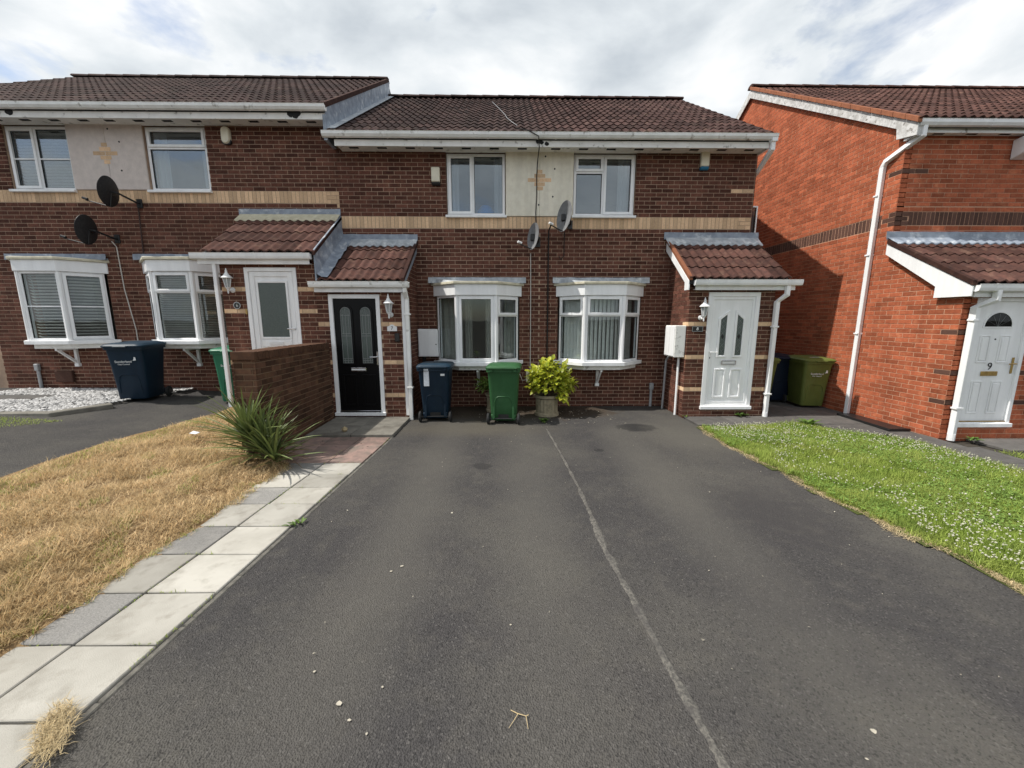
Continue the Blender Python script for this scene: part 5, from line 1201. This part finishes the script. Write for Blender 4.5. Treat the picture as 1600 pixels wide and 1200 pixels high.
def leafmesh(l, w, mat, ti, curl=.25, name='leaf'):
    V = []; F = []; k = 5
    for i in range(k + 1):
        q = i / k; ww = w * math.sin(math.pi * min(1, q * .92 + .06)) ** .8; y = l * q; z = -curl * l * q * q
        V += [(-ww, y, z + ww * .35), (0, y, z), (ww, y, z + ww * .35)]
    for i in range(k): F += [(i * 3, i * 3 + 1, i * 3 + 4, i * 3 + 3), (i * 3 + 1, i * 3 + 2, i * 3 + 5, i * 3 + 4)]
    me = bpy.data.meshes.new(name); me.from_pydata(V, [], F); me.materials.append(MT[mat]); me.polygons.foreach_set('use_smooth', [True] * len(F))
    a = me.attributes.new('tint', 'FLOAT', 'POINT'); a.data.foreach_set('value', [ti] * len(V)); return me
def aim(d, roll):
    d = Vector(d).normalized(); return (d.to_track_quat('Y', 'Z') @ Matrix.Rotation(roll, 4, 'Y').to_quaternion()).to_euler()
def shrub(name, label, base, tips, mat, leaf=(.075, .022), per=9, nm=8):
    t = thing(name, label, 'shrub', base); ms = [leafmesh(leaf[0] * random.uniform(.8, 1.25), leaf[1] * random.uniform(.85, 1.2), mat, i / (nm - 1), random.uniform(.1, .45)) for i in range(nm)]
    for tip in tips:
        p = Vector(tip); m = MB(); m.tube([(random.uniform(-.03, .03), random.uniform(-.03, .03), 0), p * .5 + Vector((0, 0, .06)), p], [.008, .006, .003], 5); m.build('stem', 'bark', t, local=True)
        ax = (p - Vector((0, 0, p.z * .5))).normalized()
        for k in range(per):
            a = 2.4 * k + random.uniform(-.4, .4); q = k / per
            sidev = ax.orthogonal().normalized(); sidev.rotate(Matrix.Rotation(a, 3, ax))
            d = sidev * (1 - .45 * q) + ax * (.15 + .75 * q) + Vector((0, 0, .18))
            o = link('leaf', random.choice(ms), t); o.location = p * (.72 + .28 * q) + Vector([random.uniform(-.02, .02) for _ in range(3)]); o.rotation_euler = aim(d, random.uniform(-.5, .5))
    return t
tips = []
for i in range(60):
    a = random.uniform(0, 2 * math.pi); e_ = random.uniform(.05, 1.0); r = .50 * math.sqrt(1 - (e_ * .8) ** 2) * random.uniform(.6, 1.0); tips.append((r * math.cos(a) + .06, r * math.sin(a) * .85, .10 + .60 * e_ * random.uniform(.75, 1.05)))
tips += [(.33, -.25, -.02), (.40, -.12, .10), (.28, -.30, .06), (-.30, -.15, .42), (-.36, -.05, .50), (.02, -.1, .70), (.10, .0, .74), (-.08, -.05, .66), (-.2, -.22, .32), (.12, -.32, .30), (.30, -.22, .36), (.0, -.3, .45), (.2, -.2, .52)]
shrub('potted_shrub', 'yellow green variegated shrub growing in the right stone planter', (.77, 7.28, .36), tips, 'shrub_leaf', (.12, .038), 9)
tips = [(.22 * math.cos(a), .22 * math.sin(a), .16 + .14 * random.random()) for a in [i * .7 for i in range(9)]] + [(-.30, -.1, .26), (-.33, -.16, .20), (-.26, -.05, .34), (-.36, -.1, .28), (-.2, -.2, .3)]
shrub('potted_plant', 'dark green plant in the planter behind the bright green bin', (-.20, 7.60, .33), tips, 'dark_leaf', (.13, .022), 9)
t = thing('windowsill_plant', 'small dark plant standing inside the middle bay window', 'plant', (-.60, 7.75, 1.0)); ms = leafmesh(.10, .02, 'dark_leaf', .2)
MB().lathe([(0, 0), (.035, 0), (.045, .07), (0, .07)], (0, 0, 0), 12).build('pot', 'dark_band_brick', t, local=True)
for k in range(16): o = link('leaf', ms, t); a = k * 2.4; o.location = (0, 0, .08 + .004 * k); o.rotation_euler = aim((math.cos(a), math.sin(a), .3 + .06 * k), 0)
# yucca
t = thing('yucca_plant', 'spiky yucca plant on the dry lawn at the brick wall end', 'plant', (-2.98, 4.62, gh(-2.98, 4.62)))
def sword(l, w, droop, ti, mat):
    V = []; F = []; k = 6
    for i in range(k + 1):
        q = i / k; ww = w * (1 - q) ** .55 * (.75 + .5 * min(1, q * 4)); y = l * q; z = -droop * l * q ** 2.2
        V += [(-ww, y, z + ww * .5), (0, y, z), (ww, y, z + ww * .5)]
    for i in range(k): F += [(i * 3, i * 3 + 1, i * 3 + 4, i * 3 + 3), (i * 3 + 1, i * 3 + 2, i * 3 + 5, i * 3 + 4)]
    me = bpy.data.meshes.new('leaf'); me.from_pydata(V, [], F); me.materials.append(MT[mat]); a = me.attributes.new('tint', 'FLOAT', 'POINT'); a.data.foreach_set('value', [ti] * len(V)); return me
sw_ = [sword(random.uniform(.42, .70), random.uniform(.013, .020), random.uniform(.0, .28), i / 11, 'yucca_leaf') for i in range(12)]; sd_ = [sword(random.uniform(.35, .5), .010, .5, i / 3, 'yucca_dead') for i in range(4)]
MB().lathe([(.0, 0), (.06, 0), (.05, .12), (.03, .26), (0, .26)], (0, 0, 0), 10).build('trunk', 'bark', t, local=True); MB().lathe([(.0, 0), (.05, 0), (.04, .12), (.03, .3), (0, .3)], (-.22, .05, 0), 10).build('trunk', 'bark', t, local=True)
for cx, cy, cz, cnt in ((.0, 0, .10, 88), (-.22, .05, .26, 80), (.15, -.08, .03, 34)):
    for k in range(cnt):
        a = 2.399 * k; q = k / cnt; el = R(14) + (R(84) - R(14)) * q ** .85 + random.uniform(-.12, .12)
        o = link('leaf', random.choice(sw_), t); o.location = (cx + .02 * math.cos(a), cy + .02 * math.sin(a), cz + .10 * q); o.rotation_euler = aim((math.cos(a) * math.cos(el), math.sin(a) * math.cos(el), math.sin(el)), random.uniform(-.4, .4))
for k in range(46):
    a = random.uniform(0, 6.28); el = random.uniform(-.15, .25); o = link('dead_leaf', random.choice(sd_), t); o.location = (random.uniform(-.2, .15), random.uniform(-.08, .05), .06); o.rotation_euler = aim((math.cos(a) * math.cos(el), math.sin(a) * math.cos(el), math.sin(el) + .05), random.uniform(-1, 1))

# ------------------------------------------------------------------ grass, clover, pebbles, debris
def blades(name, P, hgt, wid, lean, mat, label, cat, curl=1.5, clump=0, kind='stuff'):
    n = len(P); a = rng.uniform(0, 2 * np.pi, n); h = rng.uniform(*hgt, n) * (1 + clump * np.sin(P[:, 0] * 5.1 + 2 * np.sin(P[:, 1] * 3.3)) * np.sin(P[:, 1] * 4.7 + P[:, 0] * 2.0)); w = rng.uniform(*wid, n); ln = rng.uniform(*lean, n)
    d = np.stack([np.cos(a), np.sin(a), np.zeros(n)], 1); s = np.stack([-np.sin(a), np.cos(a), np.zeros(n)], 1)
    up = np.array((0, 0, 1.0)); c, sn = np.cos(ln)[:, None], np.sin(ln)[:, None]
    mid = P + (up * c + d * sn) * (h * .55)[:, None]; l2 = np.minimum(ln * curl + .1, 1.62); tip = mid + (up * np.cos(l2)[:, None] + d * np.sin(l2)[:, None]) * (h * .45)[:, None]
    V = np.stack([P - s * w[:, None], P + s * w[:, None], mid - s * (w * .8)[:, None], mid + s * (w * .8)[:, None], tip], 1).reshape(-1, 3)
    b = (np.arange(n) * 5)[:, None]; F = np.concatenate([b + np.array([[0, 1, 3]]), b + np.array([[0, 3, 2]]), b + np.array([[2, 3, 4]])], 0)
    me = raw_mesh(name, V, F, [mat], np.repeat(rng.uniform(0, 1, n), 5)); return tag(link(name, me), label, cat, kind=kind)
def scatter(n, x0, x1, y0, y1, ok, zf, near=0.0):
    out_ = []
    while len(out_) < n:
        y = y0 + (y1 - y0) * rng.uniform(size=4096) ** (1 + near); x = rng.uniform(x0, x1, 4096)
        out_ += [(a, b, zf(a, b)) for a, b in zip(x, y) if ok(a, b)]
    return np.array(out_[:n])
def lawn_r(y): return -2.64 - .028 * max(0, 5.0 - y) - .40 * sst(4.6, 4.85, y) + .03 * math.sin(y * 9) + .025 * math.sin(y * 23) + .02 * math.sin(y * 51)
def in_dry(x, y): return d6r(y) + .02 < x < lawn_r(y) and not (WX0 - .02 < x and y > WY0 - .02)
lz = lambda x, y: gh(x, y) + .010 + .018 * math.sin(x * 7) * math.sin(y * 5.3)
thin = lambda x, y: math.sin(x * 6.3 + 1.7 * math.sin(y * 4.1)) * math.sin(y * 5.2 + 1.3 * math.sin(x * 7.7)) + .35 * math.sin(x * 17 + y * 9)
P = scatter(190000, -5.0, -2.6, .9, 6.9, lambda x, y: in_dry(x, y) and (thin(x, y) < .55 or rng.uniform() < .25), lz, .75)
blades('dry_grass', P, (.03, .10), (.0010, .0022), (.55, 1.5), 'straw', 'scorched straw coloured grass on the left lawn', 'grass', 1.08, .35)
P = scatter(13000, -5.0, -2.6, .9, 6.9, lambda x, y: in_dry(x, y) and (thin(x + .7, y + .4) > .75 or x < d6r(y) + .25 or x > lawn_r(y) - .07), lz, .5)
blades('green_tufts', P, (.02, .055), (.0012, .0022), (.3, 1.1), 'grass_green', 'sparse green blades among the dry grass', 'grass')
P = scatter(1200, -2.25, -1.80, 1.2, 1.65, lambda x, y: ((x + 1.98 + (y - 1.45) * .7) / .075) ** 2 + ((y - 1.45) / .13) ** 2 < rng.uniform(0, 1.4), lambda x, y: .03, 0)
blades('dry_grass_tuft', P, (.02, .06), (.0008, .0016), (.5, 1.5), 'pale_straw', 'small dry grass tuft growing between the nearest path slabs', 'grass')
Q = []
for _ in range(1500):
    y = rng.uniform(1.0, 5.7); k_ = rng.integers(0, 3)
    if k_ == 0 and math.sin(y * 7) + math.sin(y * 3.3 + 1) > .3: Q.append((-1.799 + shear(y) + rng.normal(0, .006), y, .012))
    elif k_ == 1 and math.sin(y * 5 + 2) > .2: Q.append((-2.265 + shear(y) + rng.normal(0, .004), y, .014))
    elif k_ == 2: yy = rows[int(rng.integers(1, len(rows)))]; xx = rng.uniform(-2.68, -1.82); (math.sin(xx * 11 + yy * 5) > .3) and Q.append((xx + shear(yy), yy + rng.normal(0, .004), .014))
blades('joint_moss', np.array(Q), (.008, .030), (.001, .0022), (.2, 1.3), 'grass_green', 'moss and tiny weeds in the joints of slab path', 'moss')
# clover lawn on the right
def top_edge(x):
    pts = ((3.1, 6.36), (4.95, 6.38), (5.5, 5.95), (6.05, 5.45), (6.1, 1.0))
    for (a, ya), (b, yb) in zip(pts, pts[1:]):
        if x <= b: return ya + (yb - ya) * (x - a) / (b - a)
    return 1
def in_green(x, y): return grass_edge(y) + .04 + .05 * math.sin(y * 13) * math.sin(y * 31 + 1) < x < 6.10 + .02 * math.sin(y * 8) and y < top_edge(x) - .02
o = sheet('clover_lawn_bed', ls(3.2, 6.14, 40), ls(-2, 6.42, 80), lambda x, y: .012 + .02 * math.sin(x * 3) * math.sin(y * 2.2) ** 2, 'lawn_soil', inside=lambda x, y: grass_edge(y) - .02 < x and y < top_edge(x) + .06); tag(o, 'earth under the clover lawn on the right', 'ground', kind='structure')
gz = lambda x, y: .012 + .02 * math.sin(x * 3) * math.sin(y * 2.2) ** 2
P = scatter(190000, 3.2, 6.15, 1.2, 6.4, in_green, gz, .35)
blades('lawn_grass', P, (.035, .095), (.0012, .0026), (.15, 1.05), 'grass_green', 'green grass of the clover lawn on the right', 'grass', 1.5, .45)
P = scatter(26000, 3.2, 6.15, 1.2, 6.4, lambda x, y: in_green(x, y) and math.sin(x * 2.3 + 2) + math.sin(y * 2.9 + x) > -.4, lambda x, y: gz(x, y) + .03, .2)
n = len(P); a = rng.uniform(0, 6.28, n); r = rng.uniform(.006, .012, n)
V = []; 
tri = np.stack([np.stack([P[:, 0] + r * np.cos(a + k * 1.5708), P[:, 1] + r * np.sin(a + k * 1.5708), P[:, 2] + rng.uniform(0, .035, n) * 0 + rng.uniform(-.004, .004, n) + (np.arange(n) % 7) * .005], 1) for k in range(4)], 1).reshape(-1, 3)
F = np.arange(n * 4).reshape(-1, 4)
tag(link('clover_leaves', raw_mesh('clover_leaves', tri, F, ['clover_leaf'], np.repeat(rng.uniform(0, 1, n), 4))), 'small clover leaves among the green grass', 'clover', kind='stuff')
dens = lambda x, y: math.sin(x * 2.1 + .6) * .5 + math.sin(y * 1.7 + x * .9) * .6 + .35
P = scatter(2900, 3.3, 6.1, 1.4, 6.35, lambda x, y: in_green(x, y) and x > grass_edge(y) + .22 + .2 * math.sin(y * 4) and rng.uniform() < .06 + .5 * max(0, dens(x, y) + .5 * math.sin(x * 9) * math.sin(y * 8)), lambda x, y: gz(x, y), .0)
n = len(P); ico = np.array([(0, 0, 1), (.9, 0, .35), (.28, .85, .35), (-.73, .53, .35), (-.73, -.53, .35), (.28, -.85, .35), (.55, .4, -.5), (-.2, .65, -.5), (-.68, 0, -.5), (-.2, -.65, -.5), (.55, -.4, -.5)])
icf = np.array([(0, 1, 2), (0, 2, 3), (0, 3, 4), (0, 4, 5), (0, 5, 1), (1, 6, 2), (2, 7, 3), (3, 8, 4), (4, 9, 5), (5, 10, 1), (2, 6, 7), (3, 7, 8), (4, 8, 9), (5, 9, 10), (1, 10, 6)])
rad = rng.uniform(.005, .0095, n); hh = rng.uniform(.055, .095, n); C0 = P + np.stack([np.zeros(n), np.zeros(n), hh], 1)
V = (C0[:, None] + ico[None] * rad[:, None, None] + rng.normal(0, .0012, (n, 11, 3))).reshape(-1, 3); F = (icf[None] + (np.arange(n) * 11)[:, None, None]).reshape(-1, 3)
tag(link('clover_flowers', raw_mesh('clover_flowers', V, F, ['clover_white'])), 'white clover flowers dotted over the green lawn', 'clover', kind='stuff')
# straw fringe along the right-hand edge of the drive
P = scatter(8000, 3.0, 3.8, 1.0, 6.35, lambda x, y: abs(x - grass_edge(y) - .03 + .02 * math.sin(y * 11)) < (.03 + .06 * math.sin(y * 3.3 + 1) ** 2) * rng.uniform(.2, 1.3), lambda x, y: .006, .3)
blades('straw_fringe', P, (.02, .06), (.001, .0022), (.9, 1.5), 'pale_straw', 'dead straw along the driveway edge of the clover lawn', 'grass')
P = scatter(2600, 6.66, 7.6, 3.4, 5.05, lambda x, y: 6.74 + (5.05 - y) * .0 < x < 7.0 + (5.05 - y) * .35, lambda x, y: -.01, 0)
blades('weedy_verge', P, (.03, .10), (.0015, .003), (.3, 1.2), 'grass_green', 'weedy grass strip beside the white door of the orange house', 'grass')
P = scatter(3600, -9.5, -6.2, 4.9, 5.6, lambda x, y: x < -6.6 + (y - 5.2) * .8 and y < 5.5 + .0 * x, lambda x, y: gh(x, y) + .006, 0)
blades('grass_patch', P, (.02, .06), (.0015, .003), (.3, 1.2), 'grass_green', 'small green grass patch at the left edge below the pebbles', 'grass')
o = MB().prism([(-9.6, 5.62), (-6.75, 5.66), (-6.45, 6.3), (-6.6, 6.4), (-6.9, 5.80), (-9.6, 5.76)], 2, .36, .445).build('pebble_edging', 'concrete', None, bevel=.01, tint=.5); tag(o, 'low concrete edging in front of the white pebbles', 'edging', kind='structure')
o = MB().box(-11, -8.3, 6.75, 7.15, .36, .44).build('stepping_slab', 'concrete_path', None, bevel=.01, tint=.5); tag(o, 'concrete slab crossing the white pebble bed', 'path', kind='structure')
P = scatter(7500, -9.8, -6.35, 5.8, 7.85, lambda x, y: x < -6.85 + (y - 5.8) * .28 and not (x < -8.28 and 6.73 < y < 7.17), lambda x, y: .432, 0)
n = len(P); rad = rng.uniform(.012, .030, n); V = (P[:, None] + ico[None] * rad[:, None, None] * np.stack([rng.uniform(.7, 1.3, n), rng.uniform(.7, 1.3, n), rng.uniform(.45, .8, n)], 1)[:, None] + rng.normal(0, .003, (n, 11, 3))).reshape(-1, 3)
F = (icf[None] + (np.arange(n) * 11)[:, None, None]).reshape(-1, 3)
tag(link('white_pebbles', raw_mesh('white_pebbles', V, F, ['pebble'], np.repeat(rng.uniform(0, 1, n) ** .6, 11))), 'white and grey pebble bed in front of the far left bay', 'pebbles', kind='stuff')
# loose bits
def flakes(name, label, P, size, mat):
    n = len(P); a = rng.uniform(0, 6.28, n); r = rng.uniform(*size, n); Q = []
    for k in range(4):
        rr = r * rng.uniform(.5, 1, n) * (1 if k % 2 else .55); Q.append(np.stack([P[:, 0] + rr * np.cos(a + k * 1.5708), P[:, 1] + rr * np.sin(a + k * 1.5708), P[:, 2] + rng.uniform(.004, .014, n)], 1))
    tag(link(name, raw_mesh(name, np.stack(Q, 1).reshape(-1, 3), np.arange(n * 4).reshape(-1, 4), [mat], np.repeat(rng.uniform(0, 1, n), 4))), label, 'litter', kind='stuff')
flakes('driveway_debris', 'pale flecks and leaf bits scattered over the asphalt', scatter(120, -1.7, 3.2, 1.0, 7.6, lambda x, y: True, lambda x, y: .004, .2), (.005, .013), 'debris')
flakes('leaf_litter', 'brown leaf litter on the ground below the bays', scatter(1500, -1.5, 1.9, 7.0, 7.97, lambda x, y: rng.uniform() < (y - 6.9), lambda x, y: .006, 0), (.008, .026), 'dark_debris')
flakes('dry_leaf_litter', 'dry pale leaf litter around the stone planters', scatter(230, -1.2, 2.2, 6.5, 7.9, lambda x, y: rng.uniform() < math.exp(-((x - .8) ** 2 + (y - 7.1) ** 2)), lambda x, y: .008, 0), (.008, .024), 'debris')
flakes('paving_litter', 'dry leaf bits on the pink slabs by the black door', scatter(70, -3.1, -1.9, 4.75, 6.3, lambda x, y: rng.uniform() < .3 + (x < -2.6) * .7, lambda x, y: .04, 0), (.01, .03), 'dark_debris')
gum = MB()
for (x, y, r) in ((-.80, 1.58, .020), (-.72, 1.50, .012), (-.62, 1.66, .010), (-1.0, 1.75, .012), (.02, 2.05, .009), (-.78, 2.62, .018), (-.84, 2.56, .014), (-.52, 3.42, .017), (1.62, 1.42, .02), (-.62, 1.44, .010)):
    k = 7; r *= .75; gum.prism([(x + r * random.uniform(.6, 1.2) * math.cos(6.283 * i / k), y + r * random.uniform(.5, 1.1) * math.sin(6.283 * i / k)) for i in range(k)], 2, .002, .004)
tag(gum.build('gum_spots', 'debris', None, tint=.9), 'pale flattened gum spots on the near asphalt', 'gum', kind='stuff')
tw = MB(); tw.tube([(.015, 1.530, .010), (.045, 1.512, .012), (.085, 1.498, .014), (.092, 1.446, .008)], [.0016, .002, .002, .001], 5); tw.tube([(.050, 1.512, .012), (.030, 1.485, .008), (.006, 1.452, .006)], [.0018, .0014, .0009], 5); tw.tube([(.085, 1.498, .013), (.097, 1.505, .012)], .002, 5)
tag(tw.build('twig', 'pale_straw', None, tint=.8), 'small forked pale twig lying on the near asphalt', 'twig')
m = MB(); m.tube([(-2.60, 5.98, .085), (-2.57, 5.97, .095), (-2.53, 5.98, .085)], [.03, .045, .025], 7); o = m.build('dry_leaf_ball', 'pale_straw', None, tint=.3); tag(o, 'ball of dry leaves on the slabs before the black door', 'leaf litter')
m = MB(); V = [(-4.32, 5.15, .275), (-4.22, 5.13, .27), (-4.20, 5.18, .28), (-4.30, 5.20, .295)]; m.add(V + [(a, b, c + .004) for a, b, c in V], [(0, 1, 2, 3), (7, 6, 5, 4), (0, 4, 5, 1), (1, 5, 6, 2), (2, 6, 7, 3), (3, 7, 4, 0)]); tag(m.build('scrap_paper', 'paper', None), 'white scrap lying on the dry lawn near the yucca', 'litter')
o = thing('black_board', 'long black board lying along the orange side wall', 'board', (6.40, 6.55, .02))
MB().prism([(6.19, 5.98), (6.555, 5.98), (6.555, 7.08), (6.27, 7.08)], 2, .022, .05).build('panel', 'black_plastic', o, bevel=.004); m = MB()
for a, b in (((6.20, 5.99), (6.275, 7.07)), ((6.20, 5.99), (6.545, 5.99))): m.tube([(a[0], a[1], .055), (b[0], b[1], .055)], .008, 6)
m.build('raised_edge', 'black_plastic', o)
def weed(label, x, y, z, n=22, l=.09, mat='weed_leaf', grp='weeds growing from joints'):
    t = thing('weed', label, 'weed', (x, y, z), grp); ms = [leafmesh(l * random.uniform(.7, 1.2), l * .17, mat, i / 4, .3) for i in range(5)]
    for k in range(n): a = 2.4 * k; o = link('leaf', random.choice(ms), t); o.location = (random.uniform(-.06, .06), random.uniform(-.04, .04), .005 + .02 * random.random()); o.rotation_euler = aim((math.cos(a), math.sin(a), random.uniform(.2, 1.2)), 0)
weed('small weed on the asphalt in front of right planter', .66, 6.72, 0, 26, .10)
weed('leafy weed at the sill of the white panelled door', 4.38, 6.99, .02, 34, .11); weed('tiny weed in the slab path edge by the asphalt', -1.87, 3.22, .004, 14, .06)
weed('small weed at the foot of the end terrace porch corner', 3.30, 6.98, .01, 10, .06); weed('tall weed at the back edge of the clover lawn', 5.15, 6.32, .02, 46, .17)
weed('small weed beside the downpipe of the orange house', 6.95, 5.45, .02, 20, .09)
